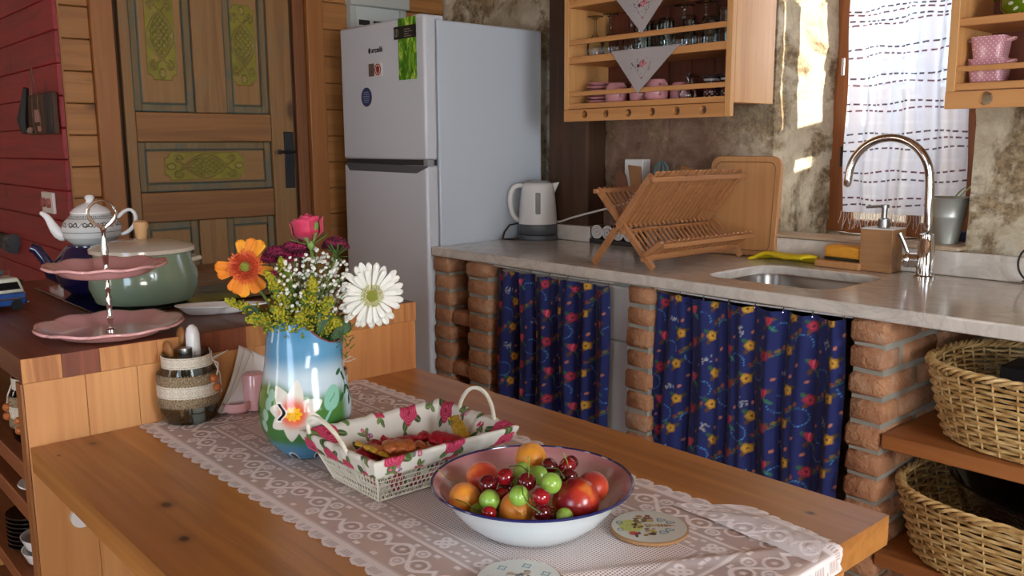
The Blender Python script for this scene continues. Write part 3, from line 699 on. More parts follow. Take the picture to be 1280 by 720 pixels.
m = M(); m.sph((0, 0, .075), .09, 24, 12, (1, .8, .85)); o = obj('dark_bundle', m, plain('grey_cloth', '#2c2a33', .9), loc=(-.47, 2.235, .604)); setp(o, 'rounded dark grey bundle in the upper wicker basket', 'bundle')

# kettle
kt = thing('kettle', 'white electric kettle with grey base beside the refrigerator', 'kettle', (-2.628, 2.4855, .900), radians(212))
KW = plain('kettle_white', '#d8d6d0', .25); KG = plain('kettle_grey', '#4b5054', .4)
m = M(); m.lathe([(0, 0), (.082, 0), (.084, .006), (.080, .020), (0, .020)], 36); obj('power_base', m, KG, kt)
m = M(); m.lathe([(0, .022), (.077, .022), (.080, .026), (.080, .060), (.079, .064), (0, .064)], 36); obj('lower_band', m, KG, kt)
m = M(); m.lathe([(0, .065), (.079, .065), (.077, .11), (.071, .17), (.064, .218), (.060, .226), (.050, .231), (0, .232)], 36); obj('body', m, KW, kt)
m = M(); m.lathe([(0, .2325), (.048, .2325), (.046, .238), (0, .240)], 28); obj('lid', m, plain('kettle_lid', '#8f8f8c', .4), kt)
m = M(); m.prism([(.050, .225), (.088, .232), (.066, .185)], -.018, .018, 'y', R=rotm(z=radians(-152))); obj('spout', m, KW, kt, bevel=.004)
m = M(); R_ = rotm(z=radians(20)); hp_ = [(.055, .218), (.085, .222), (.108, .205), (.116, .16), (.108, .11), (.092, .085), (.075, .078)]
m.tube([tuple(R_ @ Vector((p[0], 0, p[1]))) for p in hp_], [.010, .011, .012, .012, .011, .010, .009], 10); obj('handle', m, KW, kt, sub=1)
R_ = rotm(z=radians(105)); m = M(); m.box((0, 0, 0), (.006, .020, .085), .003); o = obj('water_gauge', m, plain('gauge', '#8b8c88', .15), kt, bevel=.002); v_ = R_ @ Vector((.0745, 0, .150)); o.location = v_; o.rotation_euler = (0, radians(-6), radians(105))
m = M(); m.tube([(-2.69, 2.45, .965), (-2.705, 2.40, .958), (-2.709, 2.375, .93), (-2.702, 2.36, .904), (-2.68, 2.37, .9035), (-2.655, 2.41, .9035)], .0035, 8); o = obj('cord', m, BLACK, kt); o.matrix_parent_inverse = (Matrix.Translation((-2.628, 2.4855, .900)) @ Matrix.Rotation(radians(212), 4, 'Z')).inverted()
m = M(); m.tube([(-2.60, 2.545, .966), (-2.56, 2.55, .972), (-2.50, 2.548, .990), (-2.42, 2.548, 1.010), (-2.32, 2.56, 1.035), (-2.24, 2.59, 1.06), (-2.20, 2.615, 1.12), (-2.212, 2.622, 1.15)], .004, 8); o = obj('white_cable', m, WHITEP); setp(o, 'white cable running from kettle to the wall behind the dish rack', 'cable')
so = thing('wall_socket', 'white wall socket behind the wooden utensils', 'socket', (-2.235, 2.635, 1.17))
m = M(); m.bb((-.045, -.018, -.055), (.045, .03, .055)); obj('face_plate', m, WHITEP, so, bevel=.004)
m = M(); m.cyl((0, -.019, -.005), .020, .006, 20, rotm(x=pi/2)); obj('plug', m, WHITEP, so)
m = M(); m.sph((0, 0, 0), .006); o = obj('screw_hook', m, CHROME, loc=(-2.615, 2.575, .985)); setp(o, 'small metal screw head on the dark timber above the kettle', 'screw')

# spice jars lying on a dark stand
sd = thing('spice_stand', 'low dark stand carrying the row of spice jars', 'stand', (-2.26, 2.555, .900))
m = M(); m.bb((-.125, -.02, 0), (.125, .027, .018)); m.bb((-.125, .028, 0), (.125, .033, .06)); obj('frame', m, BLACK, sd, bevel=.002)
LABP = painted('jar_end_print', .4); NR = 22; NA = 64
for k, nm in enumerate(('leftmost', 'second', 'third', 'rightmost')):
    j = thing('spice_jar', nm+' of four spice jars lying on the worktop behind the dish rack', 'spice jar', (-2.345+.0545*k, 2.535, .9455), group='spice jars in a row behind the dish rack', rot=(pi/2, 0, 0))
    m = M(); m.lathe([(0, -.045), (.024, -.045), (.025, -.042), (.025, -.004), (.022, 0), (0, 0)], 24); obj('jar_body', m, plain('jar_dark%d' % k, '#2a1a14', .15), j)
    rr, aa = np.meshgrid(np.linspace(0, .0265, NR), np.linspace(0, 2*pi, NA, endpoint=False)); c = np.zeros(rr.shape+(3,))+np.array(lin('#d6d4d0'))
    c = mixc(c, '#34302e', ((rr > .011) & (rr < .020) & ((np.sin(aa*7+k)*np.cos(rr*900+aa*3)) > .15))*.9); c = mixc(c, '#8c8a86', ((rr > .0215) & (rr < .023))*.8); c = mixc(c, '#6f7378', (rr < .006)*.7)
    c = mixc(c, '#a02a24', ((rr > .012) & (rr < .021) & (aa < .8))*.8*(k == 1))
    P = np.stack([rr*np.cos(aa), rr*np.sin(aa), .0025-.0*rr], -1); P = np.concatenate([P, P[:, -1:, :]+np.array([0, 0, -.006])], 1); c = np.concatenate([c, c[:, -1:]], 1)
    grid('printed_end', P, LABP, j, col=c, cv=True)

# folding dish rack
dr = thing('dish_rack', 'folding X-shaped wooden dish rack on the worktop', 'dish rack', (0, 2.075, .9))
def bar(a, b, y0, y1, th, name, w_=None, ch=.0015):   # bar lying in an x-z plane from a to b
    ax, az = a; bx, bz = b; Ln = hypot(bx-ax, bz-az); ang = atan2(bz-az, bx-ax)
    m = M(); m.box((0, 0, 0), (Ln, abs(y1-y0), th), ch); o = obj(name, m, W_RACK, dr, loc=((ax+bx)/2, (y0+y1)/2, (az+bz)/2)); o.rotation_euler = (0, -ang, 0); return o
A0, A1 = (-1.938, .004), (-1.706, .290); B0, B1 = (-1.706, .006), (-1.934, .238)
X0 = (-1.828, .118); C0, C1 = (-1.728, .045), (-1.660, .090)
for y in (0, .466):
    bar(A0, A1, y, y+.014, .020, 'leg'); bar(B0, B1, y+.015, y+.029, .020, 'leg'); bar(C0, C1, y, y+.012, .016, 'side_bar')
def along(a, b, f): return (a[0]+(b[0]-a[0])*f, a[1]+(b[1]-a[1])*f)
def rail(pt, name='rail', h=.014, w_=.012, y0=.0, y1=.48):
    m = M(); m.box((0, 0, 0), (w_, y1-y0, h), .0015); return obj(name, m, W_RACK, dr, loc=(pt[0], (y0+y1)/2, pt[1]))
rail((A1[0]+.009, A1[1]-.014), h=.016, y0=-.002, y1=.484); rail((X0[0]+.008, X0[1]-.006)); rail((X0[0]-.016, X0[1]+.010)); rail(along(B0, B1, .985), y0=-.002, y1=.484); rail((C1[0]+.006, C1[1]-.010)); rail((C0[0]+.004, C0[1]-.004)); rail(along(B0, B1, .12))
nsl = 19
Xf = (A1[0]-X0[0], A1[1]-X0[1])
for k in range(nsl):
    y = .030+k*(.425/(nsl-1))
    for a, b, nm in ((along(A0, A1, .44), along(A0, A1, 1.035), 'slat'), (along(B0, B1, .50), along(B0, B1, 1.03), 'slat'), (along(B0, B1, .10), along(B0, B1, .46), 'slat'), (C0, along(C0, C1, 1.12), 'slat')):
        if nm == 'slat' and a == along(A0, A1, .44): bar(a, b, y-.0092, y+.0092, .006, nm, ch=.001)
        else: bar(a, b, y-.0045, y+.0045, .006, nm, ch=.001)

# cutting board leaning on the wall
cb = thing('cutting_board', 'large bamboo cutting board with rounded corners leaning on the stone wall', 'cutting board', (-1.742, 2.606, .902), rot=(radians(-5), 0, radians(3)))
m = M(); pts = rrect(-.135, .135, 0, .338, .035, 6); m.prism([(p[0], p[1]) for p in pts], -.009, .009, 'y'); obj('board', m, W_BAM, cb, bevel=.003)
m = M(); m.tube([(p[0], -.0092, p[1]) for p in rrect(-.115, .115, .02, .318, .025, 6)], .0018, 6, True); obj('juice_groove', m, plain('groove', '#8a5c34', .5), cb)

# utensils in a crock behind the rack
cr = thing('utensil_crock', 'low grey crock behind the dish rack holding cooking utensils', 'crock', (-2.135, 2.612, .900))
m = M(); m.lathe([(0, 0), (.052, 0), (.062, .01), (.064, .12), (.059, .12), (.056, .012), (0, .010)], 28, sx=1.85, sy=.45); obj('crock', m, plain('crock', '#8b8078', .4), cr)
WU = plain('utensil_wood', '#a5713f', .5, var=.3); WU2 = plain('utensil_wood_dark', '#7c4626', .5, var=.3)
def utensil(name, label, x, y, top, pts, th, mt, lean, handle=.0045):
    u = thing(name, label, 'utensil', (x, y+.048, .925), group='utensils in the crock behind the rack', rot=(0, lean, 0))
    m = M(); m.tube([(0, 0, 0), (0, 0, top*.62)], handle, 8); obj('handle', m, mt, u)
    m = M(); m.prism([(p[0], top*.6+p[1]*top*.4) for p in pts], -th/2, th/2, 'y'); obj('blade', m, mt, u, bevel=.0015)
utensil('wooden_spoon', 'dark wooden spoon leaning left in the crock', -2.225, 2.562, .265, [(-.008, 0), (-.024, .35), (-.025, .75), (-.012, 1), (.012, 1), (.025, .75), (.024, .35), (.008, 0)], .010, WU2, radians(-16))
utensil('slotted_spatula', 'pale wooden spatula with a hole, left in the crock', -2.185, 2.560, .285, [(-.012, 0), (-.030, .25), (-.034, 1), (.028, .88), (.026, .2), (.01, 0)], .006, WU, radians(-7))
utensil('wooden_spoon', 'narrow dark wooden spoon upright in the crock middle', -2.135, 2.565, .25, [(-.006, 0), (-.018, .4), (-.012, .8), (0, 1), (.012, .8), (.018, .4), (.006, 0)], .009, WU2, radians(2))
u = thing('whisk', 'grey blue balloon whisk in the crock', 'utensil', (-2.105, 2.606, .925), group='utensils in the crock behind the rack', rot=(0, radians(3), 0))
m = M(); m.tube([(0, 0, 0), (0, 0, .17)], .006, 8); obj('handle', m, BLACK, u)
for k in range(5):
    m = M(); a = pi*k/5; m.tube([(cos(a)*r_, sin(a)*r_, z) for r_, z in ((0, .165), (.016, .20), (.026, .24), (.024, .275), (.010, .292), (-.010, .292), (-.024, .275), (-.026, .24), (-.016, .20), (0, .165))], .0028, 6); obj('wire_loop', m, plain('whisk_blue%d' % k, '#5f7f84', .35), u)
utensil('black_ladle', 'black plastic turner standing in front of the whisk', -2.085, 2.54, .225, [(-.008, 0), (-.022, .3), (-.022, 1), (.014, 1), (.02, .3), (.008, 0)], .004, BLACK, radians(1))
utensil('dark_spoon', 'dark grey plastic spoon right of the black turner', -2.060, 2.548, .205, [(-.006, 0), (-.018, .4), (-.014, .9), (.02, 1), (.022, .4), (.006, 0)], .008, plain('dark_spoon', '#26262c', .4), radians(5))
utensil('wooden_turner', 'broad wooden turner leaning right in the crock', -2.035, 2.566, .285, [(-.010, 0), (-.028, .3), (-.03, 1), (.034, .92), (.026, .25), (.01, 0)], .006, WU, radians(12))

# things round the sink
t = NT('yellow_cloth'); n1 = t.noise(t.coords(rnd=False), 300, 2); t.set(color='#e3c810', rough=.85); t.bump(n1, .5, .001)
U, V = np.meshgrid(np.linspace(0, 1, 50), np.linspace(0, 1, 36)); X = -1.655+.200*U+.02*V; Y = 2.525+.085*V-.0*U; Z = .9055+.020*sm(0, .25, U)*sm(1, .75, V)*(.85+.15*np.sin(U*7+V*2))+.004*fbm(U*6, V*6)
o = grid('folded_cloth', np.stack([X, Y+.01*np.sin(U*5), np.maximum(Z, .9055)], -1), t.m, solid=.009); setp(o, 'folded bright yellow dishcloth between cutting board and sponge', 'cloth')
sp = thing('sponge_tray', 'small brown wooden tray under the sponge', 'tray', (-1.345, 2.585, .901), radians(-3))
m = M(); m.bb((-.075, -.05, 0), (.075, .05, .022)); obj('tray', m, W_BAM, sp, bevel=.003)
t = NT('sponge_yellow'); vo = t.voro(t.coords(rnd=False), 260); t.set(color=t.ramp(vo.outputs['Distance'], [(.1, '#c47a14'), (.4, '#e8a030')]), rough=.9); t.bump(vo.outputs['Distance'], .8, .002)
s_ = thing('sponge', 'orange yellow sponge with dark scouring side on the wooden tray', 'sponge', (-1.337, 2.590, .924), radians(-5))
m = M(); m.bb((-.062, -.038, .007), (.062, .038, .044)); obj('foam', m, t.m, s_, bevel=.008, seg=3)
m = M(); m.bb((-.061, -.037, 0), (.061, .037, .0075)); obj('scouring_pad', m, plain('scour', '#2c2c14', .95), s_, bevel=.002)
sb = thing('soap_dispenser', 'square bamboo soap dispenser with steel pump beside the tap', 'soap dispenser', (-1.232, 2.592, .901), radians(2))
m = M(); m.bb((-.048, -.048, 0), (.048, .048, .126)); obj('block', m, wood('soap_bamboo', '#b98a5a', '#8a5e36', 'X', .5, 1.5, knots=False), sb, bevel=.002)
m = M(); m.bb((-.046, -.046, .1265), (.046, .046, .1295)); tp = obj('white_top', m, WHITEP, sb)
m = M(); m.lathe([(0, .130), (.017, .130), (.017, .155), (.013, .158), (0, .158)], 20); m.cyl((0, 0, .158), .008, .040, 14); m.tube([(0, 0, .192), (-.015, -.008, .193), (-.046, -.024, .190)], .0045, 8); m.cyl((0, 0, .190), .012, .008, 16); obj('pump', m, STEEL, sb)

fa = thing('kitchen_tap', 'tall chrome swan-neck kitchen tap on the worktop', 'tap', (-1.078, 2.535, .9))
m = M(); m.lathe([(0, 0), (.030, 0), (.030, .006), (.023, .010), (.023, .10), (.020, .104), (.020, .125), (.015, .128), (0, .128)], 28); obj('base', m, CHROME, fa)
m = M(); pts = [(0, 0, .12), (0, 0, .20), (-.002, 0, .27)]; R0 = .112
for k in range(17): a = pi*k/16*1.02; pts.append((-.004-R0+R0*cos(a), -.0-.002*k, .285+R0*sin(a)))
pts.append((pts[-1][0]-.004, pts[-1][1], pts[-1][2]-.028)); m.tube(pts, .0125, 14); obj('spout', m, CHROME, fa, sub=1)
m = M(); m.tube([(-.018, -.004, .050), (-.040, -.010, .050)], .022, 18); m.sph((-.046, -.012, .050), .0235, 18, 10, (.7, 1, 1)); obj('lever_housing', m, CHROME, fa)
m = M(); m.tube([(-.044, -.012, .066), (-.058, -.016, .10), (-.070, -.02, .125)], [.006, .0065, .0075], 10); obj('lever', m, CHROME, fa)

bk = thing('metal_bucket', 'small galvanised metal bucket on the window ledge behind the tap', 'bucket', (-1.100, 2.712, .986))
GAL = plain('galvanised', '#b9bcb4', .35, .55, var=.2)
m = M(); m.lathe([(0, 0), (.036, 0), (.036, .004), (.0485, .075), (.050, .078), (.0495, .082), (.059, .130), (.062, .133), (.059, .136), (.056, .130), (.034, .006), (0, .006)], 36); obj('pail', m, GAL, bk)
m = M(); m.sph((0, 0, .10), .050, 20, 8, (1, 1, .22)); obj('soil', m, plain('soil', '#2c2018', .95), bk)
pl = thing('spider_plant_leaf', 'pale green striped leaf rising from the metal bucket to the right', 'plant', (-1.085, 2.70, 1.09))
for k, (dx, dz, cl) in enumerate(((.075, .115, '#b9c27a'), (.055, .10, '#7d8f3c'))):
    U, V = np.meshgrid(np.linspace(0, 1, 14), np.linspace(-1, 1, 3)); wd = .006*np.sin(np.clip(U*3+.2, 0, pi)); P = np.stack([dx*U-.01*k, -.012*U+V*wd*.4, dz*U-.035*U**2+V*wd*.6], -1)
    grid('leaf', P, plain('leaf%d' % k, cl, .5), pl, solid=.001)
m = M(); m.bb((-.035, -.02, 0), (.035, .02, .030)); m.sph((0.01, 0, .037), .018, 12, 6, (1, .8, .6)); o = obj('small_pouch', m, plain('pouch_navy', '#23233c', .5), loc=(-1.062, 2.80, .985), bevel=.004); setp(o, 'small dark blue pouch on the window ledge right of the bucket', 'pouch')
m = M(); m.tube([(.0+.045*cos(a), 0, .053+.050*sin(a)) for a in np.linspace(0, 2*pi, 40)[:-1]], .0028, 6, True); m.tube([(-.03, -.0, .004), (-.03, .018, .004), (.03, .018, .004), (.03, 0, .004)], .0025, 6); o = obj('wire_ring_holder', m, BLACK, loc=(-.812, 2.595, .906)); setp(o, 'black wire ring stand at the right end of the worktop', 'holder')

# window curtain
cw = thing('window_curtain', 'thin white cotton curtain with dashed maroon stripes over the window', 'curtain', (-1.272, 2.795, 0))
t = NT('sheer_cotton'); a = t.node('ShaderNodeVertexColor'); a.layer_name = 'paint'; d_ = t.node('ShaderNodeBsdfDiffuse'); tr = t.node('ShaderNodeBsdfTranslucent'); tp_ = t.node('ShaderNodeBsdfTransparent')
t.l(a.outputs[0], d_.inputs[0]); t.l(a.outputs[0], tr.inputs[0]); m1 = t.node('ShaderNodeMixShader'); m1.inputs[0].default_value = .6; t.l(d_.outputs[0], m1.inputs[1]); t.l(tr.outputs[0], m1.inputs[2])
m2 = t.node('ShaderNodeMixShader'); t.l(a.outputs[1], m2.inputs[0]); t.l(tp_.outputs[0], m2.inputs[1]); t.l(m1.outputs[0], m2.inputs[2]); t.l(m2.outputs[0], t.out.inputs[0]); SHEER = t.m
zt, zb = 1.93, 1.055; nu, nv = 210, 480; U, Z = np.meshgrid(np.linspace(0, 1, nu), np.linspace(zb, zt, nv))
X = -.205+U*.385+.004*np.sin(Z*14+U*4)+.012*np.sin(U*9)*(1-U); Y = .012*np.sin(U*2*pi*3.2+.6*np.sin(Z*3))+.005*np.sin(U*2*pi*8+Z*2)-.05*sm(.25, 0, Z-zb)*0
c = np.zeros(U.shape+(4,)); c[..., :3] = np.array(lin('#e8e8ec')); c[..., 3] = .95
c[..., 3] += .07*np.sin(U*2*pi*3.2)+.06*fbm(U*60, Z*20, 0, 2)+.10*sm(.5, 1, np.sin(Z*160))*.6
rows = [1.082, 1.103, 1.162, 1.190, 1.262, 1.290, 1.312, 1.385, 1.407, 1.470, 1.494, 1.560, 1.583, 1.655, 1.668, 1.690, 1.704, 1.78, 1.80, 1.86]
for i, zr in enumerate(rows):
    zz = zr+.010*(U-.5)+.004*np.sin(U*11+i); on_ = np.sin(U*2*pi*(17+i % 3)+i*1.7) > -.45; mk = sm(.0034, .0018, np.abs(Z-zz))*on_
    c[..., :3] = mixc(c[..., :3], '#5a1624' if i % 2 else '#2c1824', mk*.95); c[..., 3] = np.maximum(c[..., 3], mk)
grid('fabric', np.stack([X, Y, Z], -1), SHEER, cw, col=c)
m = M()
for k in range(52):
    x = -.205+.385*k/51; j = random.uniform(-.004, .004); y = .012*sin((k/51)*2*pi*3.2); L_ = random.uniform(.035, .06); x2 = x+random.uniform(-.012, .012)
    m.tube([(x, y, zb+.002), (x+j, y-.003, zb-.35*L_), (x2, y-.006, zb-L_)], .0011, 4)
obj('fringe', m, plain('fringe_cotton', '#c9c2b8', .9), cw, kind='stuff')
m = M(); m.tube([(-.285, -.01, 1.94), (.30, -.01, 1.94)], .006, 10); obj('curtain_rod', m, plain('rod', '#8a8a86', .4, .6), cw)
m = M(); m.bb((-.226, -.012, 1.50), (-.216, -.004, 1.555)); obj('tieback_clip', m, WHITEP, cw, bevel=.002)
# ================================================================== WALL CABINETS
W_BACKP = wood('cabinet_back_wood', '#7a3c22', '#4a2014', 'Z', .6, .9)
def cabinet(label, x0, x1, shelves, rails, holes, ztop):
    c = thing('wall_cabinet', label, 'cabinet', (x0, 2.40, 1.366)); W_ = x1-x0; O = (x0, 2.40, 1.366)
    def part(n_, a, b, mt, bv=.002): m = M(); m.bb([a[i]-O[i] for i in range(3)], [b[i]-O[i] for i in range(3)]); return obj(n_, m, mt, c, bevel=bv)
    part('side_panel', (x0, 2.402, 1.409), (x0+.020, 2.622, ztop), W_CABZ); part('side_panel', (x1-.020, 2.402, 1.409), (x1, 2.622, ztop), W_CABZ)
    part('face_stile', (x0, 2.382, 1.409), (x0+.022, 2.401, ztop), W_CABZ, .0015); part('face_stile', (x1-.022, 2.382, 1.366), (x1, 2.401, ztop), W_CABZ, .0015)
    m = M(); n = len(holes); edges = [x0]+[(holes[i]+holes[i+1])/2 for i in range(n-1)]+[x1-.0225]
    for i, h in enumerate(holes):
        hr = .0135 if x0 < -2 else .017; inner = [(h-x0+hr*cos(a), .0235+hr*sin(a)) for a in np.linspace(0, 2*pi, 29)[:-1]]
        plate_hole(m, inner, edges[i]-x0, edges[i+1]-x0, 0, .0425, -.018, 0, mk=lambda x, y, z: (x, z, y))
    obj('apron', m, W_CAB, c)
    part('bottom_board', (x0+.0205, 2.384, 1.411), (x1-.0225, 2.60, 1.430), W_CAB)
    for z0, z1 in shelves: part('shelf', (x0+.0205, 2.386, z0), (x1-.0225, 2.60, z1), W_CAB)
    for z0, z1 in rails: part('rail', (x0+.0225, 2.384, z0), (x1-.0225, 2.394, z1), W_CAB, .001)
    nb = int(W_/.095); 
    for k in range(nb):
        a = x0+.02+(W_-.04)*k/nb; b = x0+.02+(W_-.04)*(k+1)/nb-.003; part('back_board', (a, 2.602, 1.411), (b, 2.616, ztop), W_BACKP, .0015)
    part('top_board', (x0, 2.382, ztop), (x1, 2.622, ztop+.02), W_CAB)
    return c
cabinet('large open wooden wall cabinet full of glasses, left of the window', -2.376, -1.645, ((1.573, 1.598), (1.772, 1.796)), ((1.457, 1.473), (1.640, 1.657), (1.845, 1.861)), [-2.270, -2.166, -2.061, -1.957, -1.853, -1.747], 2.02)
cabinet('open wooden wall cabinet with pink tubs, right of the window', -.992, -.20, ((1.570, 1.590),), ((1.458, 1.472), (1.652, 1.668)), [-.893, -.79, -.69, -.58, -.47, -.36], 2.02)

# glassware (inverted goblets and tumblers)
def goblet_mesh(h, rb, rf):   # foot on top, bowl mouth down
    m = M(); p = [(rb*.92, 0), (rb, h*.16), (rb*.95, h*.34), (rb*.5, h*.50), (.006, h*.58), (.0045, h*.75), (.0055, h*.92), (rf*.6, h*.975), (rf, h*.99), (rf, h), (0, h)]
    m.lathe(p, 28); return m.mesh('goblet', 50)
def tumbler_mesh(h, r0, r1):
    m = M(); m.lathe([(r1, 0), (r0, h*.96), (r0*.9, h), (0, h)], 24); m.lathe([(r1-.002, .001), (r0-.003, h*.90), (0, h*.90)], 24); return m.mesh('tumbler', 50)
GLASS2 = glassmat('cabinet_glass', '#f6faf8')
def glass(name, me, lab, x, y, z, cat='glass', group='glasses on the middle shelf of the left wall cabinet'):
    t_ = thing(name, lab, cat, (x, y, z), group=group); link('glass_body', me, GLASS2, t_); return t_
G1 = goblet_mesh(.150, .031, .030); G2 = goblet_mesh(.138, .040, .034); G3 = goblet_mesh(.080, .032, .026); T1 = tumbler_mesh(.105, .026, .029); T2 = tumbler_mesh(.12, .022, .026)
for x, lb in ((-2.322, 'upturned stemmed glass nearest the left side of the middle shelf'), (-2.246, 'second upturned stemmed glass from the left on the middle shelf')): glass('goblet', G1, lb, x, 2.49, 1.599)
glass('goblet', G1, 'third upturned stemmed glass from the left, just left of the upper embroidered cloth', -2.166, 2.51, 1.599)
for x, y, lb in ((-2.085, 2.47, 'tumbler behind the tip of the upper embroidered cloth'), (-2.030, 2.50, 'tumbler right of the upper embroidered cloth tip on the middle shelf'), (-1.972, 2.47, 'tumbler just left of the two big upturned goblets'), (-2.135, 2.555, 'back row tumbler behind the third stemmed glass'), (-2.055, 2.565, 'back row tumbler in the shelf centre'), (-1.945, 2.56, 'back row tumbler behind the first big goblet')):
    glass('tumbler', T1 if y < 2.55 else T2, lb, x, y, 1.599)
glass('goblet', G2, 'left of the two big upturned goblets on the middle shelf', -1.895, 2.465, 1.599); glass('goblet', G2, 'right of the two big upturned goblets on the middle shelf', -1.808, 2.468, 1.599)
glass('tumbler', T1, 'tumbler between the big goblets in the back row', -1.852, 2.55, 1.599); glass('tumbler', T1, 'back row tumbler nearest the right side of the middle shelf', -1.765, 2.55, 1.599)
glass('tumbler', T2, 'slim tumbler nearest the right side of the middle shelf', -1.735, 2.47, 1.599)
glass('goblet', G3, 'small upturned goblet on the lowest shelf between pink and striped cups', -1.878, 2.47, 1.431, group='glasses on the lowest shelf of the left wall cabinet')
glass('goblet', G3, 'small upturned goblet in the back row of the lowest shelf', -1.915, 2.545, 1.431, group='glasses on the lowest shelf of the left wall cabinet')
glass('goblet', G3, 'small upturned goblet behind the striped cups', -1.820, 2.55, 1.431, group='glasses on the lowest shelf of the left wall cabinet')
PKC = plain('cup_pink', '#c98c90', .2, coat=.4)
N_ = ('lowest', 'second lowest', 'third', 'fourth', 'second highest', 'topmost')
m = M(); pr = [(0, 0), (.030, 0), (.050, .007), (.052, .010), (.030, .004), (0, .003)]; m.lathe(pr, 40); sv = m.mesh('saucer', 50)
for v in sv.vertices:
    r_ = hypot(v.co.x, v.co.y)
    if r_ > .04: k = 1+.05*cos(8*atan2(v.co.y, v.co.x)); v.co.x *= k; v.co.y *= k
for k in range(6):
    o = link('saucer', sv, PKC, None, (-2.278+.001*(k % 2), 2.475, 1.431+.0128*k)); setp(o, N_[k]+' of the stacked pink scalloped saucers on the lowest shelf', 'saucer', 'pink saucers stacked in the left wall cabinet')
m = M(); m.lathe([(.032, 0), (.0395, .006), (.041, .03), (.038, .055), (.028, .069), (0, .071)], 32); mug = m.mesh('mug', 50)
m = M(); m.tube([(.036, 0, .018), (.056, 0, .020), (.060, 0, .036), (.052, 0, .052), (.036, 0, .052)], .004, 8); mh = m.mesh('mug_handle', 50)
for x, y, rz, s, lb in ((-2.186, 2.460, -.5, 1, 'upturned pink cup beside the saucer stack'), (-2.085, 2.47, -.4, .9, 'upturned pink cup behind the tip of the lower embroidered cloth'), (-1.998, 2.455, -.6, 1.02, 'largest upturned pink cup right of the lower embroidered cloth'), (-1.932, 2.50, 2.4, .85, 'smallest upturned pink cup beside the small goblet')):
    c = thing('pink_cup', lb, 'cup', (x, y, 1.431), rz, group='pink cups in the left wall cabinet'); c.scale = (s, s, s); link('cup_body', mug, PKC, c); link('handle', mh, PKC, c)
SCP = painted('striped_ceramic', .25)
for x, lb in ((-1.783, 'left one of the dark patterned cups on the lowest shelf'), (-1.716, 'right one of the dark patterned cups on the lowest shelf')):
    c = thing('patterned_cup', lb, 'cup', (x, 2.475, 1.431), group='dark patterned cups')
    Z, A = np.meshgrid(np.linspace(0, .066, 60), np.linspace(0, 2*pi, 72, endpoint=False), indexing='ij'); R_ = .030*(1-.15*np.abs(np.sin(Z/.066*pi*2)))+.0
    k = np.zeros(Z.shape+(3,))+np.array(lin('#2a2226')); k = mixc(k, '#b8b4b0', (np.sin(A*9)*np.sin(Z*420) > .35)*(Z < .024)*.9); k = mixc(k, '#9a2a2e', (np.sin(A*14+1)*np.sin(Z*380+1) > .5)*(Z < .03)*.9); k = mixc(k, '#c9c6c2', (np.abs(Z-.058) < .0035)*.9); k = mixc(k, '#8c9096', (np.abs(Z-.034) < .002)*.8)
    grid('cup_body', np.stack([R_*np.cos(A), R_*np.sin(A), Z], -1), SCP, c, col=k, cu=True)
    m = M(); m.lathe([(0, .0655), (.030, .0655), (.031, .069), (0, .070)], 28); obj('rim', m, plain('cup_rim'+lb[:4], '#2a2a30', .3), c)

# embroidered cloths hanging over the shelves
EMB = painted('embroidered_linen', .9, trans=.3, bumpsc=900)
def doily(label, xc, ztop, w_, drop, skew):
    d = thing('embroidered_cloth', label, 'cloth', (xc, 2.379, ztop), group=None)
    nv, nu = 120, 130; V, U = np.meshgrid(np.linspace(0, 1, nv), np.linspace(-1, 1, nu), indexing='ij')
    X = U*(w_/2)*(1-V)+skew*V; Z = -V*drop+.0; Y = .003*np.sin(U*4)*(1-V)-.002*V
    c = np.zeros(U.shape+(3,))+np.array(lin('#c4bcb8')); xx, zz = X-skew*.5, Z+drop*.35
    def fl(x, z, r, cl, cen):
        nonlocal c
        d_ = np.hypot(xx-x, zz-z); th = np.arctan2(zz-z, xx-x); c = mixc(c, cl, sm(1.1, .8, d_/(r*(.8+.2*np.cos(5*th))))); c = mixc(c, cen, sm(r*.4, r*.25, d_))
    fl(.004, 0, .013, '#c9707e', '#e0a0a6'); fl(-.010, -.004, .008, '#4a2038', '#7a3a50'); fl(.010, .010, .007, '#a83248', '#d98c90'); fl(.020, .002, .008, '#d9a0a0', '#b86070')
    for q in range(26):
        a = RS.rand()*6.28; r_ = .016+RS.rand()*.020; x, z = r_*cos(a)*1.2, r_*sin(a)*.8-.004; c = mixc(c, ('#4a5a44', '#3a4450', '#7a6a70')[q % 3], sm(.0028, .0012, np.hypot(xx-x, zz-z))*.8)
    c = mixc(c, '#a83248', sm(.004, .0025, np.hypot(xx-.004, zz+.045)))
    for s in (-1, 1):
        dl = np.abs((xx-.004)*s*.82-(zz+.05)*.57-.0); c = mixc(c, '#8a8486', sm(.0014, .0007, dl)*((zz > -.05) & (zz < .01) & (xx*s > 0))*.6)
    grid('hanging_flap', np.stack([X, Y, Z], -1), EMB, d, col=c, solid=.0008)
    X2, Y2 = np.meshgrid(np.linspace(-w_/2, w_/2, 20), np.linspace(0, .10, 8)); P = np.stack([X2*(1-Y2*2), Y2, X2*0+.0018+.0008*np.sin(X2*60)], -1)
    grid('shelf_cover', P, plain('linen'+label[:5], '#bdb5b0', .9), d, solid=.0008)
doily('embroidered white cloth triangle hanging from the highest visible shelf', -2.008, 1.798, .275, .147, .004)
doily('embroidered white cloth triangle hanging over the lowest shelf, above pink cups', -1.995, 1.600, .300, .146, -.022)

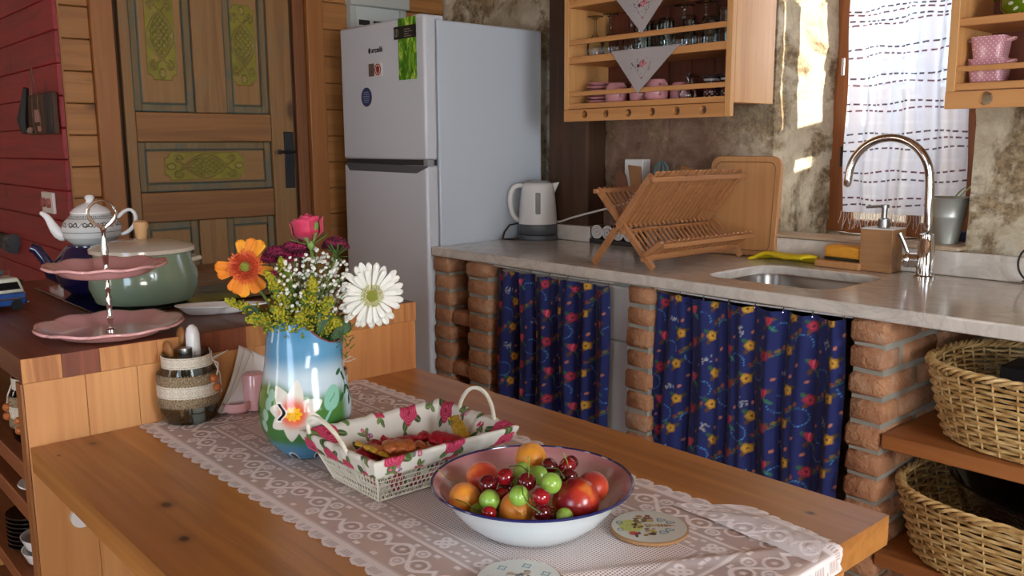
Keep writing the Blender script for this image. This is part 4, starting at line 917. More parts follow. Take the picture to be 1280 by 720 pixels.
# right wall cabinet contents
def dots(t, k, th):
    s = t.node('ShaderNodeSeparateXYZ'); t.l(t.coords(rnd=False), s.inputs[0]); xy = t.math('ADD', s.outputs[0], s.outputs[1])
    p = t.math('MULTIPLY', t.math('SINE', t.math('MULTIPLY', t.math('ADD', xy, s.outputs[2]), k)), t.math('SINE', t.math('MULTIPLY', t.math('SUBTRACT', xy, s.outputs[2]), k)))
    return t.ramp(t.math('ABSOLUTE', p), [(th-.04, 0.0), (th, 1.0)])
DOT = NT('pink_dotted'); DOT.set(color=DOT.mix(dots(DOT, 260, .86), '#c58a92', '#ead6d6'), rough=.2, coat=.5)
GDT = NT('green_dotted'); GDT.set(color=GDT.mix(dots(GDT, 120, .80), '#5f7a10', '#dfe0c8'), rough=.12, coat=.8)
for z, w_, lb in ((1.431, .088, 'lower of two stacked pink white-dotted tubs in the right wall cabinet'), (1.491, .080, 'upper of two stacked pink white-dotted tubs in the right wall cabinet')):
    b = thing('dotted_tub', lb, 'tub', (-.922, 2.47, z), radians(4), group='pink dotted tubs')
    m = M(); h = .060 if z < 1.45 else .055; R = [[(p[0]*k, p[1]*k, zz) for p in rrect(-w_/2, w_/2, -.042, .042, .016, 5)] for k, zz in ((.86, 0), (.95, h*.5), (1, h-.004), (1.03, h-.002), (1.03, h), (.95, h), (.8, .004))]
    n = len(R[0]); m.add([p for r_ in R for p in r_], [(k*n+i, k*n+(i+1) % n, (k+1)*n+(i+1) % n, (k+1)*n+i) for k in range(len(R)-1) for i in range(n)]+[tuple(range(n))[::-1], tuple(range(6*n, 7*n))]); obj('tub_body', m, DOT.m, b)
    for s in (-1, 1):
        m = M(); m.tube([(s*w_*.48, -.012, h-.010), (s*(w_*.5+.014), -.010, h-.006), (s*(w_*.5+.016), 0, h-.005), (s*(w_*.5+.014), .010, h-.006), (s*w_*.48, .012, h-.010)], .0035, 8); obj('handle', m, PINK, b)
b = thing('green_pot', 'glossy green pot with white dots on the upper shelf, right wall cabinet', 'pot', (-.835, 2.475, 1.591))
m = M(); m.lathe([(0, 0), (.055, 0), (.070, .02), (.072, .06), (.066, .066), (0, .068)], 36); obj('pot_body', m, GDT.m, b)
m = M(); m.tube([(-.070, 0, .050), (-.088, 0, .052), (-.094, 0, .048)], .006, 8); obj('handle', m, plain('green_glaze', '#5f7a10', .12, coat=.8), b)
b = thing('green_lid', 'pale green lid at the right edge of the right wall cabinet', 'dish', (-.775, 2.46, 1.431))
m = M(); m.lathe([(0, 0), (.035, 0), (.045, .025), (.047, .035), (0, .038)], 28); obj('dish', m, plain('pale_green', '#8f9a6a', .2), b)  # a green lid, built as a closed shallow dish shape
# ================================================================== THE BAR WITH THE HOB, LEFT
BX, BX2, BY0, BY1 = -1.708, -2.735, .362, 1.213
bar_ = thing('bar_counter', 'stained butcher block bar counter standing above the end of the table', 'counter', (0, 0, 0))
W_BARP = wood('bar_panel_wood', '#dda567', '#b0703a', 'Z', .5, .8, tone=.3)
W_BARW = wood('bar_panel_wide', '#cf8f52', '#a5622e', 'Z', .5, 1.3, tone=.1, knots=False)
W_BAREND = wood('dark_end_grain', '#9c5530', '#5e2a16', 'Z', .5, 1.5, tone=.2, knots=False)
ys = [BY0]
while ys[-1] < BY1-.06: ys.append(ys[-1]+random.choice((.105, .078, .066, .098)))
ys[-1] = BY1
for a, b in zip(ys, ys[1:]):
    m = M(); m.bb((BX2, a+.0003, .868), (BX-.0045, b-.0003, .912)); obj('top_stave', m, W_BAR, bar_, bevel=.0006)
    m = M(); m.bb((BX-.0042, a+.0003, .868), (BX, b-.0003, .9118)); o = obj('stave_end', m, W_BAREND if ys.index(a) in (1, 4) else W_BARE, bar_)
ps = [BY0+.001, .467, .560, .68, .80, .93, BY1-.001]
for k, (a, b) in enumerate(zip(ps, ps[1:])):
    m = M(); m.bb((BX-.030, a, .02), (BX-.0015, b-.0008, .867)); obj('panel_board', m, W_BARW if k == 5 else W_BARP, bar_, bevel=.001)
W_BARS = wood('bar_shelf_wood', '#9a5a30', '#6b3a1c', 'X', .5, .8)
m = M(); m.bb((BX-.034, BY0-.004, .02), (BX-.0012, BY0-.0002, .867)); obj('edge_strip', m, W_TRIM, bar_)
for z, th in ((.702, .034), (.622, .034), (.436, .03), (.12, .03)):
    m = M(); m.bb((BX2+.03, BY0+.002, z-th), (BX-.031, BY1-.03, z)); obj('shelf', m, W_BARS, bar_, bevel=.002)
m = M(); m.bb((BX2, BY0, .02), (BX2+.03, BY1, .867)); obj('side_panel', m, W_BARP, bar_)
m = M(); m.bb((BX2+.03, BY1-.03, .02), (BX-.031, BY1, .867)); obj('back_panel', m, W_BARP, bar_)
m = M(); m.cyl((0, 0, 0), .020, .010, 24, rotm(y=pi/2)); m.cyl((.009, 0, 0), .008, .004, 12, rotm(y=pi/2)); o = obj('cable_grommet', m, WHITEP, loc=(BX-.0005, .438, .600)); setp(o, 'round white cap on the pine board under the table edge', 'cap')
hb = thing('glass_hob', 'black glass hob set in the bar counter under the pots', 'hob', (-2.285, .845, .912))
m = M(); m.bb((-.265, -.255, .0003), (.265, .255, .006)); obj('glass_plate', m, plain('hob_glass', '#0a0908', .06, coat=.3), hb, bevel=.002)
for x, y, r_ in ((-.13, -.12, .09), (.12, -.12, .075), (-.13, .13, .075), (.12, .13, .09)):
    m = M(); m.tube([(x+r_*cos(a), y+r_*sin(a), .0062) for a in np.linspace(0, 2*pi, 48)[:-1]], .0006, 4, True); obj('ring_mark', m, plain('hob_ring', '#5a5552', .4), hb)

# double teapot
NAVY = plain('navy_enamel', '#1c1a44', .12, coat=.8)
def spout(m, pts, rs): m.tube(pts, rs, 12)
tl = thing('navy_teapot', 'dark blue lower teapot on the hob carrying a white teapot', 'teapot', (-2.366, .690, .919))
m = M(); m.lathe([(0, 0), (.060, 0), (.082, .018), (.094, .05), (.092, .08), (.072, .108), (.062, .118), (.062, .122), (0, .122)], 40); obj('body', m, NAVY, tl)
sdx, sdy = -.470, -.8827     # screen-left direction
m = M(); P_ = [(.075, .035), (.105, .05), (.120, .085), (.138, .112), (.150, .116)]; spout(m, [(sdx*p*.95, sdy*p*.95, z) for p, z in P_], [.020, .018, .014, .013, .012]); obj('spout', m, NAVY, tl)
m = M(); m.tube([(-sdx*.085, -sdy*.085, .09), (-sdx*.13, -sdy*.13, .085), (-sdx*.135, -sdy*.135, .04), (-sdx*.09, -sdy*.09, .03)], .007, 10); obj('handle', m, NAVY, tl)
TPP = painted('teapot_print', .12, coat=.5)
tu = thing('white_teapot', 'small white porcelain teapot with dark scrollwork on the navy teapot', 'teapot', (-2.366, .690, 1.0415))
Z, A = np.meshgrid(np.linspace(0, 1, 90), np.linspace(0, 2*pi, 260, endpoint=False), indexing='ij')
zz = Z*.078; R_ = np.interp(zz, [0, .004, .018, .040, .056, .070, .078], [.046, .052, .066, .070, .064, .050, .044])
c = np.zeros(Z.shape+(3,))+np.array(lin('#cfd2d0')); s_ = A*.068; u = (s_ % .038)-.019; v_ = zz-.050
sc = np.minimum(np.abs(np.hypot(u+.007, v_-.001)-.0045), np.abs(np.hypot(u-.007, v_-.001)-.0045)); sc = np.minimum(sc, np.abs(v_-.0045*np.sin(s_*330))); sc = np.minimum(sc, np.abs(np.hypot(u, v_)-.0025))
c = mixc(c, '#3c3c3a', sm(.0016, .0007, sc)*(np.abs(v_) < .011)); c = mixc(c, '#4a4a48', sm(.0012, .0006, np.abs(zz-.032))*.8+sm(.0012, .0006, np.abs(zz-.0655))*.8)
c = mixc(c, '#3c3c3a', (np.abs(zz-.0705) < .0022)*(np.sin(A*70) > 0)*.8)
grid('body', np.stack([R_*np.cos(A), R_*np.sin(A), zz], -1), TPP, tu, col=c, cu=True)
m = M(); m.lathe([(0, 0), (.046, 0), (.046, .003), (0, .004)], 24); obj('bottom', m, WHITE, tu)
m = M(); m.lathe([(.047, .077), (.047, .080), (.040, .088), (.022, .098), (.010, .103), (.008, .108), (.012, .115), (.008, .121), (0, .123)], 36); obj('lid', m, WHITE, tu)
m = M(); spout(m, [(sdx*p, sdy*p, z) for p, z in ((.055, .018), (.080, .026), (.092, .050), (.100, .072), (.118, .082))], [.019, .016, .011, .008, .006]); obj('spout', m, WHITE, tu, sub=1)
m = M(); spout(m, [(-sdx*p, -sdy*p, z) for p, z in ((.060, .060), (.078, .082), (.098, .086), (.108, .066), (.102, .042), (.082, .024), (.064, .020))], [.0055]*7); obj('handle', m, WHITE, tu, sub=1)

# green pot
pt = thing('green_pot', 'sage green enamel pot with cream lid and wooden knob on the hob', 'pot', (-2.108, .722, .9185))
m = M(); m.lathe([(0, 0), (.085, 0), (.108, .010), (.121, .045), (.119, .075), (.108, .112), (.106, .120), (.103, .120), (.104, .11), (0, .10)], 56); obj('pot_body', m, plain('sage_enamel', '#7a8d76', .14, coat=.7), pt)
m = M(); m.lathe([(.110, .121), (.116, .124), (.116, .132), (.108, .138), (.07, .147), (.03, .150), (0, .151)], 56); obj('lid', m, plain('cream_enamel', '#c9bfae', .2, coat=.5), pt)
m = M(); m.lathe([(0, .151), (.012, .151), (.013, .170), (.0165, .180), (.016, .190), (.010, .194), (0, .195)], 24); obj('knob', m, plain('knob_wood', '#c99e6c', .5), pt)
for s in (-1, 1):
    m = M(); ax = (.3*s, .95*s); px = (-ax[1], ax[0])
    m.tube([(ax[0]*.104+px[0]*q, ax[1]*.104+px[1]*q, .100) for q in (-.030,)]+[(ax[0]*.124+px[0]*q, ax[1]*.124+px[1]*q, .103) for q in (-.022, 0, .022)]+[(ax[0]*.104+px[0]*.03, ax[1]*.104+px[1]*.03, .100)], .006, 8); obj('handle', m, plain('sage_handle%d' % s, '#b0a696', .2, coat=.5), pt)

# two-tier stand
st = thing('cake_stand', 'two-tier pink scalloped cake stand with a silver rod and ring', 'cake stand', (-1.815, .550, .9125))
def scallop(name, r, z, par, n=10, rim=.020):
    RR, A = np.meshgrid(np.linspace(0, 1, 26), np.linspace(0, 2*pi, 160, endpoint=False), indexing='ij')
    pt_ = np.abs(np.sin(A*n/2)); k = 1+.055*(pt_**.6-.5)*sm(.55, 1, RR)
    rr = RR*r*k; zz = z+.006+rim*sm(.55, 1, RR)**1.2-.0016*sm(.6, 1, RR)*np.cos(A*n)
    top = np.stack([rr*np.cos(A), rr*np.sin(A), zz], -1); bot = top[::-1].copy(); bot[..., 2] -= .005; P = np.concatenate([top, bot], 0)
    o = grid(name, P, PINK, par, cu=True)
    m = M(); m.lathe([(0, z), (r*.42, z), (r*.44, z+.003), (r*.5, z+.007), (0, z+.006)], 40); obj('foot_ring', m, PINK, o); return o
scallop('lower_plate', .136, .0, st); scallop('upper_plate', .113, .118, st)
m = M(); m.lathe([(0, .006), (.010, .006), (.009, .011), (.004, .014), (.0045, .030), (.0065, .034), (.0035, .040), (.0055, .058), (.0065, .072), (.0035, .086), (.006, .092), (.0035, .098), (.004, .116), (.007, .122), (.007, .128), (.004, .133), (.0055, .150), (.0075, .165), (.0055, .180), (.004, .192), (.0035, .205), (.0065, .210), (.0045, .216), (0, .217)], 16); obj('rod', m, CHROME, st)
m = M(); m.tube([(.47*.0255*cos(a), .88*.0255*cos(a), .241+.025*sin(a)) for a in np.linspace(0, 2*pi, 40)[:-1]], .0028, 8, True)
for s in (-1, 1): m.tube([(.47*s*.004, .88*s*.004, .214), (.47*s*.014, .88*s*.014, .222), (.47*s*.022, .88*s*.022, .232)], .003, 6)
obj('ring', m, CHROME, st)

# spoon rest
sr = thing('spoon_rest', 'white ceramic spoon rest on the bar behind the cutlery jar', 'spoon rest', (-1.905, .775, .9125), radians(60))
U, A = np.meshgrid(np.linspace(0, 1, 12), np.linspace(0, 2*pi, 64, endpoint=False), indexing='ij')
def outline(A):
    x = .095*np.cos(A)+.035; hw = .036*np.sin(A); x2 = np.where(np.cos(A) > .2, .055+(np.cos(A)-.2)*.11, x); hw = hw*np.where(np.cos(A) > .2, .55+.25*sm(.2, 1, np.cos(A)), 1); return x2, hw
ox, oy = outline(A); X = .0+ox*U; Y = oy*U; Z = .002+.020*sm(.45, 1, U)
top = np.stack([X, Y, Z], -1); bot = top[::-1].copy(); bot[..., 2] -= .003; bot[..., 2] = np.maximum(bot[..., 2], 0); grid('dish', np.concatenate([top, bot], 0), WHITE, sr, cu=True)

# toy van
vn = thing('toy_van', 'blue and cream toy camper van on the bar at the left edge', 'toy van', (-2.300, .435, .9125), radians(8))
CRM = plain('van_cream', '#c9cbbb', .3, coat=.5); VBL = plain('van_blue', '#1d4a8c', .25, coat=.6)
m = M(); m.prism([(-.06, .012), (.055, .012), (.060, .024), (.058, .040), (-.06, .040)], -.062, .062, 'x', R=None); vb = obj('lower_body', m, VBL, vn, bevel=.004, seg=3)
m = M(); m.prism([(-.06, .0405), (.058, .0405), (.050, .066), (.044, .076), (-.05, .076), (-.06, .066)], -.060, .060, 'x'); ub = obj('upper_body', m, CRM, vn, bevel=.005, seg=3)
WD = plain('van_window', '#101214', .1)
m = M(); m.prism([(-.045, .049), (.048, .049), (.042, .066), (-.045, .066)], .0602, .0612, 'x'); obj('side_window', m, WD, ub)
m = M(); m.box((0, 0, 0), (.10, .0015, .020), R=rotm(x=radians(-18))); obj('front_window', m, WD, ub, loc=(0, .0565, .0575))
m = M(); m.box((0, 0, 0), (.12, .004, .005), .0015); obj('bumper', m, CHROME, vn, loc=(0, .063, .016)); m = M(); m.box((0, 0, 0), (.004, .11, .004), .001); obj('trim_line', m, CHROME, vn, loc=(.0635, 0, .028))
for x in (-.045, .045):
    for y in (-.038, .036): m = M(); m.cyl((-.004, 0, 0), .013, .010, 18, rotm(y=pi/2)); obj('wheel', m, BLACK, vn, loc=(x*1.32, y, .013))
for x in (-.042, .042): m = M(); m.cyl((0, 0, 0), .008, .004, 16, rotm(x=-pi/2)); obj('headlight', m, WHITEP, vn, loc=(x, .058, .031))
m = M(); m.bb((-.04, -.04, .077), (.04, .035, .080)); [m.tube([(x, -.04, .077), (x, -.04, .090), (x, .035, .090), (x, .035, .077)], .0012, 5) for x in (-.04, .04)]; rk = obj('roof_rack', m, CHROME, vn)
m = M(); m.box((0, 0, 0), (.030, .030, .014), .004); obj('luggage', m, plain('van_teal', '#1f6a78', .4), vn, loc=(.018, .010, .0875)); m = M(); m.sph((0, 0, 0), .010, 12, 8, (1.3, 1, .8)); obj('luggage', m, plain('van_red', '#a8322c', .4), vn, loc=(.012, .012, .102)); m = M(); m.box((0, 0, 0), (.03, .025, .018), .004); obj('luggage', m, plain('van_lug', '#c9c0a8', .4), vn, loc=(-.02, -.01, .090))

# open shelves under the bar
GJ = glassmat('jar_glass', '#e6eae6'); BURL = NT('burlap'); n1 = BURL.noise(BURL.coords(rnd=False), 400, 2); BURL.set(color=BURL.ramp(n1, [(.35, '#5e5040'), (.6, '#a18c6c')]), rough=.95); BURL.bump(n1, .8, .002); BURL = BURL.m
LBAND = painted('lace_band_print', .9); LACEW = plain('lace_band', '#d2c9ba', .9, var=.2)
def jar(name, lab, loc, r, h, grp=None):
    j = thing(name, lab, 'jar', loc, group=grp)
    m = M(); m.lathe([(0, 0), (r*.82, 0), (r*.95, h*.06), (r, h*.16), (r, h*.72), (r*.80, h*.84), (r*.78, h*.90), (r*.82, h*.93), (r*.82, h), (r*.76, h)], 36); m.lathe([(0, .004), (r*.8, .005), (r*.95, h*.16), (r*.95, h*.70), (r*.75, h*.84), (r*.76, h)], 36); obj('glass_body', m, GJ, j)
    def band(n_, z0, z1, rr, mt, fr=0):
        A, Zz = np.meshgrid(np.linspace(0, 2*pi, 120, endpoint=False), np.linspace(0, 1, 8)); R_ = rr+.0006*np.sin(A*40)+fr*.0012*np.sin(A*57)*np.abs(Zz-.5); zq = z0+(z1-z0)*Zz+fr*.0022*np.sign(Zz-.5)*(np.abs(Zz-.5) > .45)*np.sin(A*63)
        grid(n_, np.stack([R_*np.cos(A), R_*np.sin(A), zq], -1), mt, j, cu=True, solid=.0014)
    def lband(n_, z0, z1, rr):
        A, Zz = np.meshgrid(np.linspace(0, 2*pi, 330, endpoint=False), np.linspace(0, 1, 26)); s = A*rr; hh = z1-z0; y = (Zz-.5)*hh; p = (s % .016)-.008
        c = np.zeros(A.shape+(3,))+np.array(lin('#cfc6b4')); d = np.abs(p)/.0065+np.abs(y)/(hh*.24)
        c = mixc(c, '#8a7c66', (sm(.12, .05, np.abs(d-1))+sm(.3, .15, d))*.9); c = mixc(c, '#8a7c66', ((np.abs(np.abs(y)-hh*.36) < hh*.035) & (np.sin(s*2200) > 0))*.9)
        grid(n_, np.stack([rr*np.cos(A), rr*np.sin(A), z0+hh*Zz+.0008*np.sign(Zz-.5)*(np.abs(Zz-.5) > .46)*np.cos(A*60)], -1), LBAND, j, col=c, cu=True, solid=.0010)
    band('burlap_band', h*.25, h*.72, r+.0016, BURL, 1); lband('lace_band', h*.40, h*.57, r+.0035); lband('neck_lace', h*.81, h*.97, r*.84+.001)
    return j
for x, y, lb in ((-1.80, .425, 'burlap-wrapped jar on the bar shelf nearest the table corner'), (-1.915, .430, 'burlap-wrapped jar farther along the bar shelf')):
    j = jar('wrapped_jar', lb, (x, y, .7025), .050, .135, 'wrapped jars on the shelf under the bar')
    m = M(); m.sph((.0, -.055, .075), .0085, 12, 8); o = obj('wooden_bead', m, plain('bead_wood', '#b0622c', .4), j); m = M(); m.sph((.004, -.056, .058), .0085, 12, 8); obj('wooden_bead', m, plain('bead_wood2', '#b0622c', .4), j)
    m = M(); m.tube([(0, -.044, .118), (.001, -.052, .10), (0, -.055, .08), (.003, -.056, .06)], .0015, 5); obj('string', m, LACEW, j)
    m = M(); m.sph((0, 0, .135), .028, 14, 8, (1, 1, .6)); obj('filling', m, plain('pink_filling', '#b56a5c', .6), j)
w_ = thing('white_dish', 'white dish with a small white cup on the bar shelf', 'dish', (-1.865, .425, .6225)); m = M(); m.lathe([(0, 0), (.04, 0), (.055, .006), (.054, .008), (0, .004)], 28); obj('saucer', m, WHITE, w_); m = M(); m.lathe([(0, .008), (.020, .008), (.024, .03), (.022, .03), (0, .012)], 24); obj('cup', m, WHITE, w_)
m = M(); m.lathe([(0, 0), (.024, 0), (.042, .016), (.052, .040), (.050, .040), (.040, .018), (0, .005)], 32); bm_ = m.mesh('bowl', 50)
for k, lb in ((0, 'lower of two white bowls stacked on the low bar shelf'), (1, 'upper of two white bowls stacked on the low bar shelf')):
    o = link('white_bowl', bm_, WHITE, None, (-1.905, .425, .4365+.028*k)); setp(o, lb, 'bowl', 'white bowls stacked under the bar')
m = M(); m.lathe([(0, 0), (.04, 0), (.055, .006), (.055, .009), (0, .006)], 32); bm_ = m.mesh('glass_dish', 50); DG = plain('dark_glass', '#15120f', .08, coat=.5)
for k in range(8):
    o = link('dark_dish', bm_, DG, None, (-2.035, .430, .4365+.0095*k)); setp(o, ('bottom', 'second', 'third', 'fourth', 'fifth', 'sixth', 'seventh', 'top')[k]+' dark glass dish of the stack beside the white bowls', 'dish', 'dark glass dishes stacked under the bar')

# on the red wall
on_ = thing('wall_ornament', 'dark wooden ornament with strings hanging on the red wall', 'ornament', (-3.655, .925, 1.405))
m = M(); m.bb((-.155, -.012, -.075), (.185, .008, .072)); obj('plaque', m, W_DARK, on_, bevel=.003)
for k in range(5): m = M(); m.bb((.10+.018*k, -.018, -.074), (.113+.018*k, -.012, .07)); obj('slat', m, plain('ornament_slat%d' % k, '#2c2420', .7), on_, bevel=.001)
m = M(); m.tube([(-.13, -.016, .10), (-.15, -.02, .04), (-.17, -.024, -.02), (-.165, -.022, -.07)], [.010, .016, .024, .014], 8); obj('dark_handle', m, plain('ornament_black', '#120c0a', .6), on_)
m = M(); m.bb((-.02, -.022, -.03), (.012, -.012, .015)); m.bb((0, -.020, -.064), (.02, -.012, -.045)); obj('pale_tag', m, plain('ornament_tag', '#a5746a', .6), on_)
for s, p in enumerate(([(-.05, .06), (-.06, .01), (-.05, -.05), (-.03, -.07)], [(.03, .065), (.02, .03), (.045, -.01), (.04, -.05)], [(-.02, .17), (-.05, .07)], [(-.02, .17), (.02, .07)])):
    m = M(); m.tube([(q[0], -.018, q[1]) for q in p], .002, 5); obj('string', m, plain('ornament_string%d' % s, '#6a5848', .8), on_)
m = M(); [m.sph((-.12+.012*k, -.02, -.062+.006*(k % 2)), .009, 8, 6) for k in range(4)]; obj('shell_cluster', m, plain('shells', '#8a7060', .5), on_, kind='stuff')
so = thing('wall_socket', 'pale double socket on the red wall behind the white teapot', 'socket', (-3.69, .932, 1.075)); m = M(); m.bb((-.075, -.008, -.04), (.075, .004, .04)); obj('face_plate', m, WHITEP, so, bevel=.003)
for s in (-.035, .035): m = M(); m.cyl((s, -.008, 0), .018, .010, 16, rotm(x=pi/2)); obj('plug', m, plain('socket_pink%d' % (s > 0), '#a8605c', .5), so)
pp = thing('grey_pipe_fitting', 'dark grey metal fitting low on the red wall at the left edge', 'fitting', (-4.40, .915, .875)); 
m = M(); m.cyl((-.30, 0, 0), .034, .42, 16, rotm(y=pi/2)); obj('pipe', m, plain('fitting_dark', '#1d2024', .5), pp); m = M(); m.cyl((.12, 0, .012), .030, .07, 16, rotm(y=pi/2)); m.cyl((.10, 0, -.012), .032, .055, 16, rotm(y=pi/2)); obj('coupling', m, plain('fitting_grey', '#3a4044', .45), pp)
# ================================================================== THE TABLE
TX0, TX1, TY0, TY1 = -1.7072, -.54, .365, 1.208
tb = thing('dining_table', 'orange-brown pine table built against the bar counter, lace runner on it', 'table', (0, 0, 0))
ys = [TY0, .53, .705, .87, 1.04, TY1]
for a, b in zip(ys, ys[1:]):
    m = M(); m.bb((TX0, a, .705), (TX1, b, .750)); obj('top_board', m, W_TOP, tb)
m = M(); m.bb((-.625, .42, .0), (-.575, 1.155, .7045)); obj('leg_panel', m, W_PINE, tb, bevel=.003)
m = M(); m.bb((-1.70, .76, .63), (-.63, .80, .7045)); obj('stretcher', m, W_PINEX, tb, bevel=.002)

# lace runner: painted density drives how open the weave is
t = NT('lace'); a = t.node('ShaderNodeVertexColor'); a.layer_name = 'paint'; sep = t.node('ShaderNodeSeparateColor'); t.l(a.outputs[0], sep.inputs[0])
g = t.coords((1, 1, 1), False); sx = t.node('ShaderNodeSeparateXYZ'); t.l(g, sx.inputs[0])
wx = t.math('SINE', t.math('MULTIPLY', sx.outputs[0], 2*pi/.0042)); wy = t.math('SINE', t.math('MULTIPLY', sx.outputs[1], 2*pi/.0042))
net = t.math('MAXIMUM', wx, wy); net = t.ramp(t.math('MULTIPLY_ADD', net, .5, .5), [(.62, 0.0), (.86, 1.0)])
dens = t.math('MAXIMUM', sep.outputs[0], t.math('MULTIPLY', net, sep.outputs[1]))
t.set(color='#f0e8e6', rough=.9, sheen=.15, alpha=dens, spec=.1); t.bump(sep.outputs[0], .5, .0015); LACE = t.m
RX0, RX1, RY0, RY1 = -1.706, -.505, .548, 1.058
def lace_pattern(D, S):
    """D distance in from the scalloped edge line, S position along the edge; solid density and net strength"""
    solid = np.full(D.shape, .55); net = np.full(D.shape, .75)
    def mx(mask, v): nonlocal solid; solid = np.maximum(solid, mask*v)
    def mn(mask, v): nonlocal solid; solid = np.where(mask > .5, np.minimum(solid, v), solid)
    sc = .036
    # outer rim, solid with little holes
    rim = D < .030; solid = np.where(rim, .86, solid); sl = (S % sc)-sc/2
    hol = rim & (np.abs(D-.014) < .006) & (np.sin(S*2*pi/.0036) > .2) & (np.abs(sl) < .012); solid = np.where(hol, .40, solid)
    mx(sm(.0016, .0008, np.abs(D-.032)), .2)
    # band of scrolls .034 .. .104
    bd = (D > .033) & (D < .104); solid = np.where(bd, .40, solid); pr = .108; k = np.floor(S/pr); s = (S % pr)-pr/2; f = np.where(k % 2 == 0, 1, -1)
    y = (D-.069)*f
    q = np.abs(y-.020*np.sin(s*2*pi/pr)); mx(bd*sm(.0055, .004, q), .9)
    for cx, cy, r_ in ((-.026, -.006, .015), (.026, .006, .015), (-.004, .018, .009), (.004, -.018, .009)):
        d_ = np.hypot(s-cx, (y-cy)*1.1); mx(bd*sm(.0032, .0018, np.abs(d_-r_)), .88); mx(bd*sm(.006, .004, d_)*.9, .85)
        solid = np.where(bd & (d_ < r_-.003) & (d_ > .006) & (np.sin(S*2*pi/.004) > 0), .22, solid)
    for q_ in range(5):
        cx = -.044+q_*.022; cy = .028*(-1)**q_; d_ = np.maximum(np.abs(s-cx)/.0055, np.abs(y-cy)/.0035); mx(bd*sm(1.15, .9, d_), .88)
    mx(sm(.0034, .0022, np.abs(D-.107)), .84)
    # band of flowers .110 .. .152
    bf = (D > .111) & (D < .150); solid = np.where(bf, .48, solid); pf = .085; s = (S % pf)-pf/2; y = D-.130
    for rot in range(4):
        a_ = rot*pi/2+.75; d_ = np.hypot(s-.0095*cos(a_), y-.0095*sin(a_)); mx(bf*sm(.0088, .0072, d_)*(d_ > .0022), .90)
    for cx in (-.036, .036):
        for cy in (-.007, .007): mx(bf*sm(1.2, .9, np.maximum(np.abs(s-cx)/.005, np.abs(y-cy)/.003)), .86)
    for cx, cy in ((-.026, .011), (.026, -.011), (-.024, -.012), (.024, .012)): mx(bf*sm(1.2, .8, np.maximum(np.abs(s-cx)/.004, np.abs(y-cy)/.003)), .82)
    mx(sm(.0026, .0016, np.abs(D-.152)), .80)
    inn = D > .154; solid = np.where(inn, .30, solid); net = np.where(inn, .95, .35)
    return solid, net
st_ = .0019; nu = int((RX1-RX0)/st_); nv = int((RY1-RY0)/st_)
U, V = np.meshgrid(np.linspace(0, RX1-RX0, nu), np.linspace(0, RY1-RY0, nv)); LW, LH = RX1-RX0, RY1-RY0
dl, dr_, db, dt_ = U, LW-U, V, LH-V; D = np.minimum(np.minimum(dl, dr_), np.minimum(db, dt_)); isx = (np.minimum(db, dt_) <= np.minimum(dl, dr_))
S = np.where(isx, U, V); solid, net = lace_pattern(D, S)
tt = (S % .036)/.036; scal = .0005+.0125*(1-np.abs(np.sin(np.pi*(S/.036)))**.5)+.0010*np.abs(np.sin(np.pi*S/.009))
keep = D > scal
X = RX0+U; Y = RY0+V+.004*np.sin(U*6)*(V/LH-.5); Z = .7510+.0012*np.abs(fbm(U*9, V*9, 0, 3))+.0022*sm(.02, .09, U)*0
Z = Z+.0035*np.exp(-((U-(1.02+.55*(V-.25)))/.012)**2)*sm(.0, .15, V)        # faint crease
over = X-(TX1-.004); Z = np.where(over > 0, Z-np.minimum(over*over*28, .030)-.0*over, Z); X = np.where(over > 0, TX1-.004+np.minimum(over, .011)+over*.12, X)
ca = np.stack([solid, net, solid], -1)
msk = keep[:-1, :-1]
rn = thing('lace_runner', 'white lace table runner with scalloped edges along the middle of the table', 'table runner', (0, 0, 0))
# flipped corner at the far right end: the cloth folds back over itself along a diagonal
foldl = (U-(LW-.235))*.50+(V-(LH-.175))*1.0   # >0 beyond the fold line
grid('lace_cloth', np.stack([X, Y, Z], -1), LACE, rn, col=ca, mask=msk)
# a raised pleat of doubled lace lying across the corner
nu2, nv2 = 150, 70; u, v = np.meshgrid(np.linspace(0, 1, nu2), np.linspace(0, 1, nv2))
p0, p1, p2, p3 = np.array([-.775, 1.000]), np.array([-.528, .985]), np.array([-.548, 1.062]), np.array([-.690, 1.082])
P2 = (p0*(1-u)[..., None]+p1*u[..., None])*(1-v)[..., None]+(p3*(1-u)[..., None]+p2*u[..., None])*v[..., None]
zz = .7545+.010*np.sin(v*pi)*sm(0, .4, u)*(.5+.5*u)+.002*fbm(u*7, v*4)
s2, n2_ = lace_pattern((1-v)*.085+.001, u*.25+.013); s2 = np.clip(s2+.25, 0, 1)
kp = ((1-v)*.085 > (.008*(1-np.abs(np.sin(pi*u*.25/.036))**.5)))[:-1, :-1] & (u > (1-v)*.0)[:-1, :-1]
grid('folded_edge', np.concatenate([P2, zz[..., None]], -1), LACE, rn, col=np.stack([s2, n2_, s2], -1), mask=kp)

